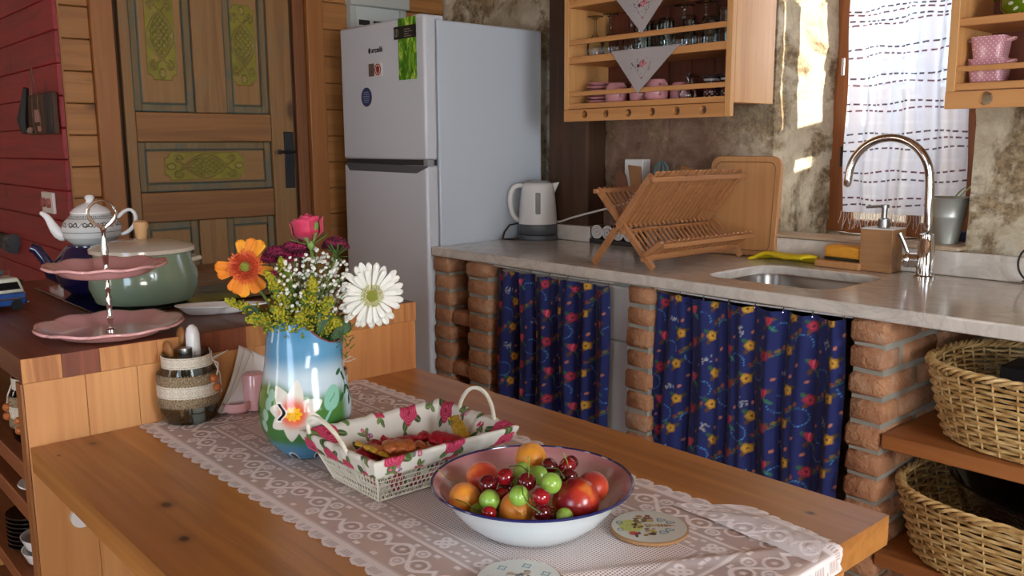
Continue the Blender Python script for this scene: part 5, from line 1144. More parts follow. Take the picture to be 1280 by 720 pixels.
# cutlery jar
jr = jar('cutlery_jar', 'glass jar with burlap and lace bands holding spoons and a white brush', (-1.673, .642, .7535), .0545, .135)
for x, z, q in ((.050, .086, ''), (.052, .067, '')):
    m = M(); m.sph((.012+x*.0, .0, 0), .0085, 12, 8); o = obj('wooden_bead', m, plain('jar_bead', '#b0622c', .4), jr, loc=(.040, .030 if z > .07 else .036, z)); o.scale = (1, 1, 1)
m = M(); m.tube([(.030, .036, .118), (.042, .045, .112), (.050, .040, .10), (.052, .034, .085)], .0015, 6); [m.tube([(.030, .036, .120), (.030+.03*sin(a)*s, .050+.012*s, .128+.012*cos(a)), (.034, .038, .118)], .0013, 5) for s, a in ((1, .8), (-1, .4))]; m.tube([(.034, .04, .116), (.045, .046, .09), (.048, .046, .055)], .0013, 5); obj('string_bow', m, LACEW, jr)
b = thing('white_brush', 'white rounded brush handle standing in the cutlery jar', 'brush', (-1.690, .665, .760), rot=(radians(2), radians(3), 0))
m = M(); m.tube([(0, 0, 0), (0, 0, .10), (0, 0, .160), (0, 0, .172), (0, 0, .178)], [.013, .0135, .0135, .010, .004], 16); obj('handle', m, WHITE, b)
for k, (x, y, ry, rx, h, lb) in enumerate(((-1.668, .625, -12, 4, .145, 'wooden spoon with round head leaning left in the cutlery jar'), (-1.700, .633, -5, -6, .165, 'taller wooden spoon behind the metal handle in the cutlery jar'))):
    b = thing('wooden_spoon', lb, 'spoon', (x, y, .762), rot=(radians(rx), radians(ry), 0)); m = M(); m.tube([(0, 0, 0), (0, 0, h-.03)], .004, 8); obj('handle', m, WU, b); m = M(); m.sph((0, 0, h-.014), .017, 16, 10, (1, .45, 1.15)); obj('bowl', m, WU, b)
b = thing('metal_handled_tool', 'utensil with ridged silver handle in the cutlery jar', 'utensil', (-1.668, .640, .762), rot=(0, radians(-3), 0)); m = M(); m.tube([(0, 0, 0), (0, 0, .10)], .005, 8); obj('shaft', m, STEEL, b); m = M(); m.lathe([(0, .10), (.013, .10), (.014, .108), (.012, .112), (.014, .118), (.014, .134), (0, .136)], 20); obj('grip', m, STEEL, b)

# napkins, salt shaker, small cup
nk = thing('paper_napkin', 'folded white paper napkin standing behind the pink salt shaker', 'napkin', (-1.672, .765, .7535)); nk.scale = (1.15, 1.2, 1.2)
U, V = np.meshgrid(np.linspace(0, 1, 30), np.linspace(0, 1, 24)); 
for k in range(3):
    A_, B_, C_, D_ = np.array([.012, -.062, .004]), np.array([.012, .062, .004]), np.array([-.018-.004*k, .072-.02*k, .060]), np.array([-.022-.003*k, -.004+.010*k, .104-.006*k])
    P = (A_*(1-U)[..., None]+B_*U[..., None])*(1-V)[..., None]+(D_*(1-U)[..., None]+C_*U[..., None])*V[..., None]; P[..., 0] += .010*np.sin(V*pi)*(1-U)+.005*k-.004*np.sin(U*3)+.001
    grid('sheet', P, plain('napkin%d' % k, '#d6d0ca', .9), nk, solid=.0008)
nh = thing('napkin_holder', 'low pink and white dish at the foot of the paper napkin', 'holder', (-1.652, .728, .7535)); m = M(); m.lathe([(0, 0), (.020, 0), (.026, .006), (.027, .022), (.024, .022), (.02, .006), (0, .005)], 28); obj('dish', m, PINK, nh)
ss = thing('salt_shaker', 'pink ceramic salt shaker between the napkin and the vase', 'shaker', (-1.652, .768, .7535)); m = M(); m.lathe([(0, 0), (.0225, 0), (.0245, .004), (.0235, .03), (.0225, .066), (.021, .072), (.017, .0745), (0, .075)], 32); obj('body', m, PINK, ss)
m = M(); [m.cyl((.008*cos(a), .008*sin(a), .0748), .0012, .0004, 8) for a in (0, 2.1, 4.2)]; obj('shaker_holes', m, BLACK, ss, kind='stuff')
j = jar('small_jar', 'small string-tied jar half hidden behind the vase', (-1.610, .925, .7535), .028, .085); m = M(); m.sph((0, 0, .088), .018, 14, 8, (1, 1, .5)); obj('cloth_cap', m, BURL, j); m = M(); m.tube([(.0, .024, .075), (.0, .045, .082), (.004, .055, .076), (0, .04, .072), (0, .024, .074)], .0013, 5); obj('string', m, LACEW, j)

# vase
vs = thing('enamel_vase', 'blue, white and green enamel vase painted with a white and orange flower', 'vase', (-1.343, .716, .7535))
fd = np.array([-.88243, .47045]); rd = np.array([.47045, .88243])     # away from / right of the viewer's side of the room
NZ, NAg = 240, 420; Z, A = np.meshgrid(np.linspace(0, 1, NZ), np.linspace(-pi, pi, NAg, endpoint=False), indexing='ij')
lat = np.sin(A)     # A = 0 faces the room, +A turns right
ztop = .246-.044*sm(.05, .95, lat*.55+.45*(np.cos(A)*.2+.5))-.0; ztop = .247-.046*sm(-.15, .9, lat)
zz = Z*ztop
prof = np.interp(zz, [0, .004, .012, .030, .050, .070, .095, .120, .142, .165, .185, .205, .225, .250], [.036, .041, .050, .0655, .0745, .0785, .0785, .0740, .0685, .0635, .0600, .0560, .050, .046])
ks = np.ones(13)/13; 
rr = prof*(1+.0*A); rr = rr+np.where(lat > 0, .012*lat*sm(.14, .20, zz), 0)-np.where(lat < 0, 0*lat, 0)
cdx = np.where(zz > .13, -.006*sm(.13, .24, zz), 0)
c = np.zeros(Z.shape+(3,))+np.array(lin('#4c87ae'))
c = mixc(c, '#5890b2', sm(.24, .19, zz)); c = mixc(c, '#bdd0d8', sm(.185, .145, zz)); gz = zz+.010*np.sin(A*2.3+.6)
c = mixc(c, '#4a7a38', sm(.140, .118, gz)*sm(1.35, .85, A)); c = mixc(c, '#2f6a34', sm(.10, .07, gz)*sm(1.35, .85, A)*.6)
c = mixc(c, '#c3d6e0', sm(.85, 1.3, A)*sm(.15, .13, zz)*sm(.05, .09, zz)); c = mixc(c, '#4a86a8', sm(.046, .022, zz)); 
ax_ = A*.076; fx, fz = -.020, .092; dx, dz = ax_-fx, zz-fz; rho = np.hypot(dx, dz); th = np.arctan2(dz, dx)
pet = np.zeros(rho.shape); Lp = .056
for k, (an, ln) in enumerate(((82, .056), (128, .056), (172, .044), (215, .046), (262, .050), (304, .050), (340, .052), (22, .052))):
    a0 = radians(an); al = dx*cos(a0)+dz*sin(a0); bl = -dx*sin(a0)+dz*cos(a0); w_ = .0145*np.clip(np.sin(np.clip(al/ln, 0, 1)*pi)**.7*(1.15-.45*al/ln), 0, 2); pet = np.maximum(pet, sm(.0012, 0, np.abs(bl)-w_)*(al > 0)*(al < ln))
c = mixc(c, '#dcd8cb', pet); c = mixc(c, '#d8501e', sm(.034, .014, rho)*np.maximum(pet, sm(.026, .020, rho))*.92);c = mixc(c, '#f0702a', sm(.020, .005, rho)*.5)
c = mixc(c, '#f2b61c', sm(.0012, 0, np.hypot(dx/1.2, dz)-(.0105+.0016*np.cos(th*9)))); c = mixc(c, '#7a4a10', (np.abs(np.sin(th*5)) < .18)*(rho > .004)*(rho < .009)*.8)
bx_, bz_ = dx+.020, dz-.002; bw = np.abs(bx_-.005*np.cos(bz_*200)); c = mixc(c, '#f0ece4', sm(.0062, .005, bw)*(np.abs(bz_) < .017)); c = mixc(c, '#15151a', sm(.0036, .0026, bw)*(np.abs(bz_) < .014))
# pale leaf and stem, dark sprig
def seg(p, q, wd):
    px, pz = q[0]-p[0], q[1]-p[1]; L_ = px*px+pz*pz; k_ = np.clip(((ax_-p[0])*px+(zz-p[1])*pz)/L_, 0, 1); return sm(wd, wd*.6, np.hypot(ax_-p[0]-k_*px, zz-p[1]-k_*pz))
c = mixc(c, '#8fc4b8', np.maximum(seg((.046, .098), (.028, .070), .0028), seg((.028, .070), (-.005, .048), .0026)))
lx, lz = ax_-.048, zz-.112; l1 = (lx*.5+lz*.87); l2 = (-lx*.87+lz*.5); c = mixc(c, '#86c0a8', sm(1.1, .95, np.hypot(l1/.022, l2/.0145))); c = mixc(c, '#4a8c60', sm(.0012, .0006, np.abs(l2+.002*np.sin(l1*200)))*(np.abs(l1) < .009))
for p_, q_ in (((.083, .150), (.092, .118)), ((.092, .118), (.104, .095))): c = mixc(c, '#3c6c40', seg(p_, q_, .0015))
for x_, z_, a_ in ((.076, .150, .4), (.090, .140, -1.2), (.084, .118, .9), (.098, .118, -.6), (.092, .098, 1.2), (.106, .105, -1.1), (.070, .108, .7)):
    ux, uz = ax_-x_, zz-z_; c = mixc(c, '#2e5c38', sm(1.15, .9, np.hypot((ux*cos(a_)+uz*sin(a_))/.009, (-ux*sin(a_)+uz*cos(a_))/.0038)))
for x_, z_ in ((-.068, .105), (-.075, .085), (-.062, .12), (-.080, .065)): c = mixc(c, '#9cc0ae', sm(1.1, .8, np.hypot((ax_-x_)/.008, (zz-z_)/.011))*.9)
for x_, z_, r_ in ((.030, .009, .009), (-.038, .006, .010), (.075, .004, .006)): c = mixc(c, '#d8e4ea', sm(r_*1.3, r_*1.15, np.hypot(ax_-x_, zz-z_))); c = mixc(c, '#101216', sm(r_, r_*.85, np.hypot(ax_-x_, zz-z_)))
ex = rr*lat+cdx; ey = -rr*np.cos(A)
PX = rd[0]*ex+fd[0]*ey; PY = rd[1]*ex+fd[1]*ey; out_ = np.stack([PX, PY, zz], -1)
inn_ = out_[::-1].copy(); s_in = np.clip(1-.0022/np.maximum(np.hypot(PX, PY)[::-1], .01), 0, 1); inn_[..., 0] *= s_in; inn_[..., 1] *= s_in; ci = c[::-1]*0+np.array(lin('#c9d3d6'))
grid('body', np.concatenate([out_, inn_], 0), painted('vase_enamel', .14, coat=.25), vs, col=np.concatenate([c, ci], 0), cu=True)
rim_pts = [tuple(out_[-1, k]) for k in range(0, NAg, 6)]; m = M(); m.tube(rim_pts, .0014, 6, True); obj('rim', m, plain('vase_rim', '#7a3028', .3), vs)
m = M(); m.lathe([(0, .002), (.037, .002), (.037, .004), (0, .004)], 30); obj('bottom', m, BLACK, vs)

# ---------------------------------------------------------------- flowers (real places above the vase)
VN = np.array([-1.343, .716, .97])
def frame(nrm):
    n = Vector(nrm).normalized(); up = Vector((0, 0, 1)); x = up.cross(n).normalized(); y = n.cross(x); return Matrix((x, y, n)).transposed()
def petal_mesh(L_, W_, curl, cup=.18, base=.12, tip=.55, nl=9, nw=5, thick=0):
    V, U = np.meshgrid(np.linspace(0, 1, nl), np.linspace(-1, 1, nw), indexing='ij'); wd = W_/2*(base+(1-base)*np.sin(np.clip(V*(pi*tip)/.9, 0, pi))**.8); wd = wd*np.where(V > .85, np.sqrt(np.clip(1-((V-.85)/.16)**2, .03, 1)), 1)
    return np.stack([V*L_, U*wd, cup*W_*(U**2)*(.5+V*.5)+curl*(V**2)*L_], -1)
def stem(par, a, b, r, mt, mid=None):
    m = M(); a = Vector(a); b = Vector(b); mid = Vector(mid) if mid else (a+b)/2+Vector((0, 0, .01)); m.tube([tuple(a.lerp(mid, k/5).lerp(mid.lerp(b, k/5), k/5)) for k in range(6)], r, 7); obj('stem', m, mt, par)
STEM = plain('flower_stem', '#5a7a30', .6)
# white gerbera
def gerbera(name, label, loc, nrm, petals, core, pet_paint, cmat, R_disc, florets=None, fr_r=0, fmat=None):
    f = thing(name, label, 'flower', loc); Rm = frame(nrm); q = Rm.to_quaternion(); f.rotation_mode = 'QUATERNION'; f.rotation_quaternion = q
    for an, L_, W_, curl, r0, z0, cl in petals:
        P = petal_mesh(L_, W_, curl); a = radians(an); X, Y = P[..., 0]+r0, P[..., 1]; P = np.stack([X*cos(a)-Y*sin(a), X*sin(a)+Y*cos(a), P[..., 2]+z0], -1)
        V = np.linspace(0, 1, P.shape[0])[:, None]*np.ones((1, P.shape[1])); c = np.zeros(P.shape)+np.array(lin(cl[0])); c = mixc(c, cl[1], sm(cl[2], 0, V)); grid('petal', P, pet_paint, f, col=c, solid=.0005)
    m = M(); m.sph((0, 0, .0), R_disc, 20, 10, (1, 1, .45)); obj('disc', m, cmat, f)
    if florets:
        m = M()
        for k in range(florets):
            a = random.random()*2*pi; r_ = R_disc*.75+random.random()*(fr_r-R_disc*.75); z = .004+random.random()*.005; m.tube([(r_*.9*cos(a), r_*.9*sin(a), z-.006), (r_*cos(a), r_*sin(a), z+.003)], [.0012, .0007], 4)
        obj('inner_florets', m, fmat, f, kind='stuff')
    Ri = Rm.inverted(); b = Ri @ (Vector((VN[0], VN[1], VN[2]-.04))-Vector(loc)); stem(f, (0, 0, -.005), tuple(b), .0028, STEM, tuple(b*.35+Vector((0, 0, -.035)))); return f
PETAL = painted('petal', .6, sheen=.1, trans=.25)
t = NT('gerbera_core'); n1 = t.coords(rnd=False); gr = t.node('ShaderNodeTexGradient', gradient_type='SPHERICAL'); mp = t.coords((60, 60, 60), False); t.l(mp, gr.inputs[0]); vo = t.voro(n1, 900)
t.set(color=t.mix(t.ramp(vo.outputs['Distance'], [(.2, 0.0), (.7, .4)]), t.ramp(gr.outputs['Fac'], [(.2, '#c9b45a'), (.55, '#9aa83c'), (.8, '#a9b84a')]), '#5c5018'), rough=.8); t.bump(vo.outputs['Distance'], 1, .002); GC = t.m
pts = []
for k in range(24): pts.append((k*15+random.uniform(-4, 4), .046*random.uniform(.92, 1.05), .0112, random.uniform(-.12, .02), .013, 0, ('#e9e8de', '#dcdcb8', .3)))
for k in range(20): pts.append((k*18+7+random.uniform(-4, 4), .037*random.uniform(.9, 1.05), .0095, random.uniform(-.02, .10), .012, .003, ('#eeede4', '#d8d9ae', .35)))
gerbera('white_gerbera', 'large white gerbera with greenish centre leaning right from the vase', (-1.283, .818, 1.026), (.93, -.30, -.02), pts, None, PETAL, GC, .0140, 220, .0205, plain('pale_florets', '#dcd9a8', .7))
pts = []
YO = ('#e88a0c', '#cf3d12', .42); YY = ('#eea012', '#d6520f', .35)
for an, L_, W_, cl in ((97, .040, .018, YY), (72, .044, .020, YO), (55, .047, .021, YY), (22, .044, .019, YO), (-14, .043, .019, YY), (-52, .042, .018, YO), (-68, .042, .018, YO), (-95, .045, .020, YY), (-112, .041, .018, YO), (-125, .040, .015, YO), (178, .042, .021, YO), (196, .040, .018, YO)):
    pts.append((an, L_*.90, W_*.95, random.uniform(-.15, .05), .010, random.uniform(-.001, .002), cl))
for k in range(36): pts.append((k*10, .020*random.uniform(.8, 1.1), .0034, .2, .009, .003, ('#e0682c', '#b82f10', .6)))
t = NT('orange_florets'); t.set(color='#cf4516', rough=.7); OF = t.m
gerbera('orange_gerbera', 'orange and yellow gerbera with gaps between petals, left side of the bouquet', (-1.388, .640, 1.082), (.86, -.42, .18), pts, None, PETAL, GC, .0115, 320, .0225, OF)
# rose
ro = thing('pink_rose', 'bright pink rosebud at the top of the bouquet', 'flower', (-1.333, .733, 1.121), rot=(radians(4), radians(-8), 0)); ro.scale = (1.1, 1.1, 1.35)
RP = painted('rose_petal', .55, sheen=.3, trans=.15)
for k in range(13):
    a0 = k*2.4; r0 = .004+.0014*k; h = .036-.0006*k; V, U = np.meshgrid(np.linspace(0, 1, 9), np.linspace(-1, 1, 9), indexing='ij'); sp_ = 1.1-.02*k
    ang = a0+U*sp_; rad = r0*(.25+.95*sm(0, .45, V))+.0022*sm(.7, 1, V)*(k > 4)*(1+.3*np.cos(U*4)); zt_ = h*V*(1-.10*U**2)
    c = np.zeros(V.shape+(3,))+np.array(lin('#c4224c')); c = mixc(c, '#8e1236', sm(.5, 0, V)); c = mixc(c, '#d8406a', sm(.75, 1, V)*.6); grid('petal', np.stack([rad*np.cos(ang), rad*np.sin(ang), zt_], -1), RP, ro, col=c, solid=.0005)
SEP = plain('sepal', '#6c8a44', .6)
for k in range(5):
    P = petal_mesh(.030, .010, .0); a = k*2*pi/5+.3; X, Y = P[..., 0], P[..., 1]; rr_ = .004+.016*np.sin(np.clip(X/.030, 0, 1)*1.6)+(.010*(X/.03)**2 if k % 2 else 0); Zz = -.003+X*(.9 if k % 2 == 0 else .35); grid('sepal', np.stack([rr_*cos(a)-Y*sin(a), rr_*sin(a)+Y*cos(a), Zz], -1), SEP, ro, solid=.0006)
m = M(); m.sph((0, 0, -.003), .006, 12, 8, (1, 1, 1.2)); obj('hip', m, SEP, ro); stem(ro, (0, 0, -.004), (-.008, -.012, -.17), .0028, STEM)
# carnations: ruffled heads
CAR = painted('carnation_petal', .75)
def carnation(label, loc, r, n, cols):
    f = thing('dark_carnation', label, 'flower', loc, group=None); r *= 1.45
    for k in range(n):
        a0 = k*2.4; el = 1.45*(k/n)**.6; U, V = np.meshgrid(np.linspace(-1, 1, 11), np.linspace(0, 1, 6)); wv = .12*np.sin(U*16+k)*V
        ang = U*.55; rad = r*(.2+.8*V); x = rad*np.cos(ang*V); y = rad*np.sin(ang); z = wv*r
        X = x*sin(el)+z*cos(el)*-1; Zz = x*cos(el)+z*sin(el); P = np.stack([X*cos(a0)-y*sin(a0), X*sin(a0)+y*cos(a0), Zz], -1)
        c = np.zeros(U.shape+(3,))+np.array(lin(cols[k % len(cols)])); c = mixc(c, '#2c0414', sm(.7, 0, V)*.7); grid('petal', P, CAR, f, col=c, solid=.0005)
    stem(f, (0, 0, 0), (VN[0]-loc[0], VN[1]-loc[1], -.14), .002, STEM)
carnation('dark magenta carnation between the orange gerbera and the rosebud', (-1.366, .690, 1.086), .021, 34, ('#5c0c2c', '#741238', '#8e1844'))
carnation('second dark carnation just below and left of the rosebud', (-1.352, .712, 1.096), .019, 30, ('#540a28', '#6c1034', '#a01c50'))
carnation('dark pink carnation right of the rosebud, behind the spiky leaf', (-1.335, .782, 1.103), .017, 28, ('#6c1234', '#9a2850', '#581028'))
carnation('small magenta carnation low beside the orange gerbera', (-1.352, .672, 1.062), .010, 18, ('#8e1444', '#a8205a'))
# baby's breath
bb_ = thing('babys_breath', 'spray of tiny white blossoms filling the middle of the bouquet', 'flowers', (VN[0], VN[1], VN[2]))
m = M(); ms = M(); base = Vector((0, 0, -.03))
for k in range(330):
    lt = random.uniform(-.040, .080); z = random.uniform(.040, .138)-abs(lt-.02)*.55; d = random.uniform(-.050, .035); p = Vector((rd[0]*lt+fd[0]*d, rd[1]*lt+fd[1]*d, z+.01)); r_ = random.uniform(.0024, .0040)
    m.sph(tuple(p), r_, 7, 5, (1, 1, .85), rotm(random.random(), random.random())); m.sph(tuple(p+Vector((r_*.7, 0, r_*.3))), r_*.6, 6, 4)
    if k % 3 == 0: ms.tube([tuple(base+Vector((lt*.1, 0, 0))), tuple(base.lerp(p, .6)+Vector((0, 0, .01))), tuple(p)], .0006, 4)
obj('blossoms', m, plain('babys_breath_white', '#dcdcd2', .7), bb_, kind='stuff'); obj('stems', ms, STEM, bb_, kind='stuff')
# goldenrod
GR1 = plain('goldenrod_bloom', '#a8a01c', .8, var=.25); GR2 = plain('goldenrod_green', '#5f7a22', .8, var=.3)
def sprig(label, tip, base, n, seed, rise=.02):
    f = thing('goldenrod_sprig', label, 'flowers', base, group=None); tip = Vector(tip)-Vector(base); rnd = random.Random(seed); mA, mB, mS = M(), M(), M(); mid = tip*.5+Vector((0, 0, rise))
    def P_(t_): return Vector((0, 0, 0)).lerp(mid, t_).lerp(mid.lerp(tip, t_), t_)
    mS.tube([tuple(P_(k/8)) for k in range(9)], .0012, 5)
    for k in range(n):
        t_ = .25+.75*rnd.random(); p = P_(t_)+Vector((rnd.gauss(0, 1), rnd.gauss(0, 1), rnd.gauss(0, 1)))*(.0125*(1.12-t_)); r_ = rnd.uniform(.0014, .0028)
        (mA if rnd.random() < .35+.5*t_ else mB).sph(tuple(p), r_, 6, 4)
        if k % 4 == 0: mS.tube([tuple(P_(max(0, t_-.08))), tuple(p)], .0005, 4)
    obj('yellow_buds', mA, GR1, f, kind='stuff'); obj('green_buds', mB, GR2, f, kind='stuff'); obj('stems', mS, STEM, f, kind='stuff')
def at_(lt, d, z): return (VN[0]+rd[0]*lt+fd[0]*d, VN[1]+rd[1]*lt+fd[1]*d, z)
SPR = [('leftmost goldenrod sprig hanging below the orange gerbera', -.118, -.01, 1.028, 150), ('goldenrod sprig drooping over the left rim of the vase', -.085, -.045, 1.000, 190), ('yellow goldenrod sprig right beside the orange gerbera', -.052, -.05, 1.080, 230), ('upright goldenrod sprig left of the rosebud stem', -.030, -.02, 1.098, 200), ('goldenrod sprig over the vase mouth, left of centre', -.045, -.065, 1.022, 240), ('goldenrod sprig in the centre, over the baby white blossoms', .022, -.060, 1.066, 240), ('goldenrod sprig lying over the vase mouth in the centre', -.004, -.075, 1.008, 240), ('goldenrod sprig pointing right towards the white gerbera', .050, -.055, 1.030, 230), ('low goldenrod sprig over the right lip of the vase', .062, -.04, .985, 200), ('greenish goldenrod sprig lowest at the right of the vase', .075, -.02, .965, 160)]
for k, (lb, lt, d, z, n) in enumerate(SPR): sprig(lb, at_(lt, d, z), at_(lt*.18, d*.25, .955), int(n*2.2), k+3, .022 if z > 1.0 else .035)
# leaves
LF = plain('leaf_green', '#3f6a2c', .55, var=.3); LFD = plain('leaf_dark', '#2c4a24', .6)
lv = thing('spiky_leaf_rosette', 'small spiky green leaf rosette right of the rosebud', 'leaves', at_(.062, -.02, 1.098))
for k in range(13):
    P = petal_mesh(.024, .0035, random.uniform(-.2, .2)); a = k*.48; e = .45+.5*random.random(); X, Y, Zq = P[..., 0], P[..., 1], P[..., 2]; x = X*cos(e); z = X*sin(e)*(1 if k % 3 else -.4)+Zq; grid('leaf', np.stack([x*cos(a)-Y*sin(a), x*sin(a)+Y*cos(a), z], -1), LF, lv, solid=.0006)
stem(lv, (0, 0, 0), tuple(Vector(at_(.01, 0, .96))-Vector(at_(.062, -.02, 1.098))), .0015, STEM)
for k, (lt, d, z, L_, w_, an, lb) in enumerate(((.030, -.045, .985, .05, .022, 70, 'dark green leaf in the shade of the goldenrod, above the vase mouth'), (.055, -.03, .965, .045, .02, 40, 'dark green leaf hanging over the right lip of the vase'), (-.06, -.02, 1.0, .045, .016, 150, 'green leaf low on the left side of the bouquet'))):
    f = thing('broad_leaf', lb, 'leaf', at_(lt, d, z)); P = petal_mesh(L_, w_, -.15); a = radians(an); X, Y = P[..., 0]-L_*.3, P[..., 1]; ex_ = X*cos(a)-Y*sin(a); ez_ = X*sin(a)+Y*cos(a); grid('blade', np.stack([rd[0]*ex_, rd[1]*ex_, ez_+0*P[..., 2]], -1)+P[..., 2:3]*np.array([-fd[0], -fd[1], 0]), LFD, f, solid=.0006)
    m = M(); v = Vector(at_(0, 0, .95))-Vector(at_(lt, d, z)); m.tube([(0, 0, 0), tuple(v)], .001, 5); obj('stem', m, STEM, f)
gm = M(); rnd = random.Random(9)
for k in range(260):
    lt = rnd.uniform(-.045, .080); d = rnd.uniform(-.04, .04); z = .945+rnd.random()*.075-max(0, lt)*.35; p = Vector(at_(lt, d, z))-Vector(at_(0, 0, .95)); q = p+Vector((rnd.uniform(-.012, .012), rnd.uniform(-.012, .012), rnd.uniform(.004, .020))); gm.tube([tuple(p), tuple(q)], [.0011, .0004], 4)
ff = thing('feathery_greenery', 'fine feathery greenery filling the mouth of the vase', 'greenery', at_(0, 0, .95)); obj('needles', gm, LF, ff, kind='stuff')

# ---------------------------------------------------------------- wire basket with printed liner
bs_ = thing('wire_basket', 'cream wire basket with rose-printed cloth liner and two loop handles', 'basket', (-1.141, .790, .7535))
def rect_at(f, grow=0):   # f 0 bottom .. 1 top ; corners ccw (x,y)
    b = [(-.058, -.105), (.070, -.105), (.074, .095), (-.056, .095)]; t_ = [(-.100, -.128), (.092, -.122), (.103, .133), (-.093, .133)]
    return [((1-f)*p[0]+f*q[0]+(grow if q[0] > 0 else -grow), (1-f)*p[1]+f*q[1]+(grow if q[1] > 0 else -grow)) for p, q in zip(b, t_)]
HB = .067; WCR = plain('cream_wire', '#ddd8c4', .4, .1)
m = M()
for k in range(9):
    f = k/8; c4 = rect_at(f); m.tube([(p[0], p[1], f*HB+.002) for p in c4], .0011 if 0 < k < 8 else .0020, 4, True)
for side in range(4):
    n = 19 if side % 2 == 0 else 27
    for k in range(n):
        u = (k+.5)/n; A4, B4 = rect_at(0), rect_at(1); i, j_ = side, (side+1) % 4
        for sh in (-.09, .09):
            u2 = min(1, max(0, u+sh)); p = [A4[i][q]*(1-u)+A4[j_][q]*u for q in (0, 1)]; q2 = [B4[i][q]*(1-u2)+B4[j_][q]*u2 for q in (0, 1)]; m.tube([(p[0], p[1], .002), (q2[0], q2[1], HB+.002)], .00075, 3)
obj('wire_mesh', m, WCR, bs_, kind='stuff')
m = M(); [m.tube([(p[0], p[1], .002), (q[0], q[1], HB+.002)], .0018, 6) for p, q in zip(rect_at(0), rect_at(1))]; obj('corner_wires', m, WCR, bs_, kind='stuff')
def roses(U, V):
    c = np.zeros(U.shape+(3,))+np.array(lin('#d2cfc2')); rs = np.random.RandomState(4); items = []
    for gx in np.arange(U.min()-.03, U.max()+.05, .050):
        for gy in np.arange(V.min()-.03, V.max()+.05, .044):
            items.append((gx+rs.uniform(-.012, .012), gy+rs.uniform(-.012, .012), rs.rand(), rs.rand()*6.28))
    def leaf(x, y, a, L_, w_, cl):
        nonlocal c
        dx, dy = U-x, V-y; al = dx*cos(a)+dy*sin(a); bl = -dx*sin(a)+dy*cos(a); d = np.hypot((al-L_/2)/(L_/2), bl/(w_/2)); c = mixc(c, cl, sm(1.08, .92, d)); c = mixc(c, '#8c9c5c', sm(.0010, .0004, np.abs(bl))*(d < .9)*.7)
    for x, y, k, a0 in items:
        if k < .50:
            for q in range(4): leaf(x+cos(a0+q*1.5)*.010, y+sin(a0+q*1.5)*.010, a0+q*1.5, .021, .011, ('#3c5426', '#4c6a30', '#2c4420')[q % 3])
            dx, dy = U-x, V-y; rho = np.hypot(dx, dy); th = np.arctan2(dy, dx); R_ = .0180*(1+.10*np.cos(5*th+a0)); c = mixc(c, '#a81c40', sm(1.04, .95, rho/R_)); c = mixc(c, '#d4587c', (np.sin(rho*1500+th*2+a0) > .1)*(rho < R_*.92)*.75); c = mixc(c, '#7c0c2c', sm(.004, .002, rho))
        elif k < .8:
            for q in range(7):
                a = rs.rand()*6.28; r_ = rs.rand()*.013; dd = np.hypot(U-x-r_*cos(a), V-y-r_*sin(a)); c = mixc(c, ('#b8486c', '#c87a98', '#7c5a8c')[q % 3], sm(.0042, .003, dd)); c = mixc(c, '#e0c0c8', sm(.0014, .0007, dd))
            for q in range(3): leaf(x, y, a0+q*2.1, .014, .006, '#4c6a34')
        else:
            dd = np.hypot(U-x, V-y); c = mixc(c, '#c22c54', sm(.009, .0078, dd)*(np.sin(np.arctan2(V-y, U-x)*3) > -.6)); leaf(x, y, a0, .016, .007, '#3c5a28'); leaf(x, y, a0+.8, .014, .006, '#55743a')
    return c
LIN = painted('rose_print_cotton', .8)
def ring_pts(f, grow, n):   # points evenly along the perimeter, rounded by wobble
    c4 = rect_at(f, grow); out = []; ln = []
    for i in range(4):
        a, b = c4[i], c4[(i+1) % 4]
        for k in range(n):
            u = k/n; out.append((a[0]*(1-u)+b[0]*u, a[1]*(1-u)+b[1]*u))
    return np.array(out)
ns = 200; rows_ = []; vv = []
for h, gr, dz in [(f, -.013+.008*f, 0) for f in np.linspace(.04, 1.0, 62)]+[(1.03, -.004, 0)]+[(1.06, -.001, 0), (1.08, .003, 0), (1.06, .0065, 0)]+[(1.0-f, .0080, 0) for f in np.linspace(0, .34, 26)]:
    p = ring_pts(min(h, 1.1), gr, ns); s_ = np.arange(4*ns)/(4*ns)*2*pi; wob = .0018*np.sin(s_*23)+.0012*np.sin(s_*41+1)
    sag = (.006*np.sin(s_*8)) if h == 1.08 or gr > 0 else 0; hem = (.35+.65*np.abs(np.sin(s_*2))**.5) if False else 1
    nz = h*HB+.003+wob*.4; ctr = p/np.maximum(np.linalg.norm(p, axis=1, keepdims=True), .01); rows_.append(np.concatenate([p+ctr*wob[:, None]*(.6 if h > .3 else .2), nz[:, None]], 1)); vv.append(len(vv)*.0011)
PP = np.array(rows_); Uc = np.cumsum(np.linalg.norm(np.diff(ring_pts(1, 0, ns), axis=0, append=ring_pts(1, 0, ns)[:1]), axis=1)); UU, VV = np.meshgrid(Uc, np.array(vv))
col = roses(UU, VV); hm = VV > VV.max()-.003; col = mixc(col, '#b8a98c', hm*(np.sin(UU*1800) > 0)*.6)
grid('liner', PP, LIN, bs_, col=col, cu=True, solid=.0008)
U, V = np.meshgrid(np.linspace(0, 1, 60), np.linspace(0, 1, 80)); c4 = [np.array(p) for p in rect_at(.04, -.013)]; P2 = (c4[0]*(1-U)[..., None]+c4[1]*U[..., None])*(1-V)[..., None]+(c4[3]*(1-U)[..., None]+c4[2]*U[..., None])*V[..., None]; grid('liner_floor', np.concatenate([P2, (.0055+0*U)[..., None]], -1), LIN, bs_, col=roses(U*.13+.3, V*.2+.2))
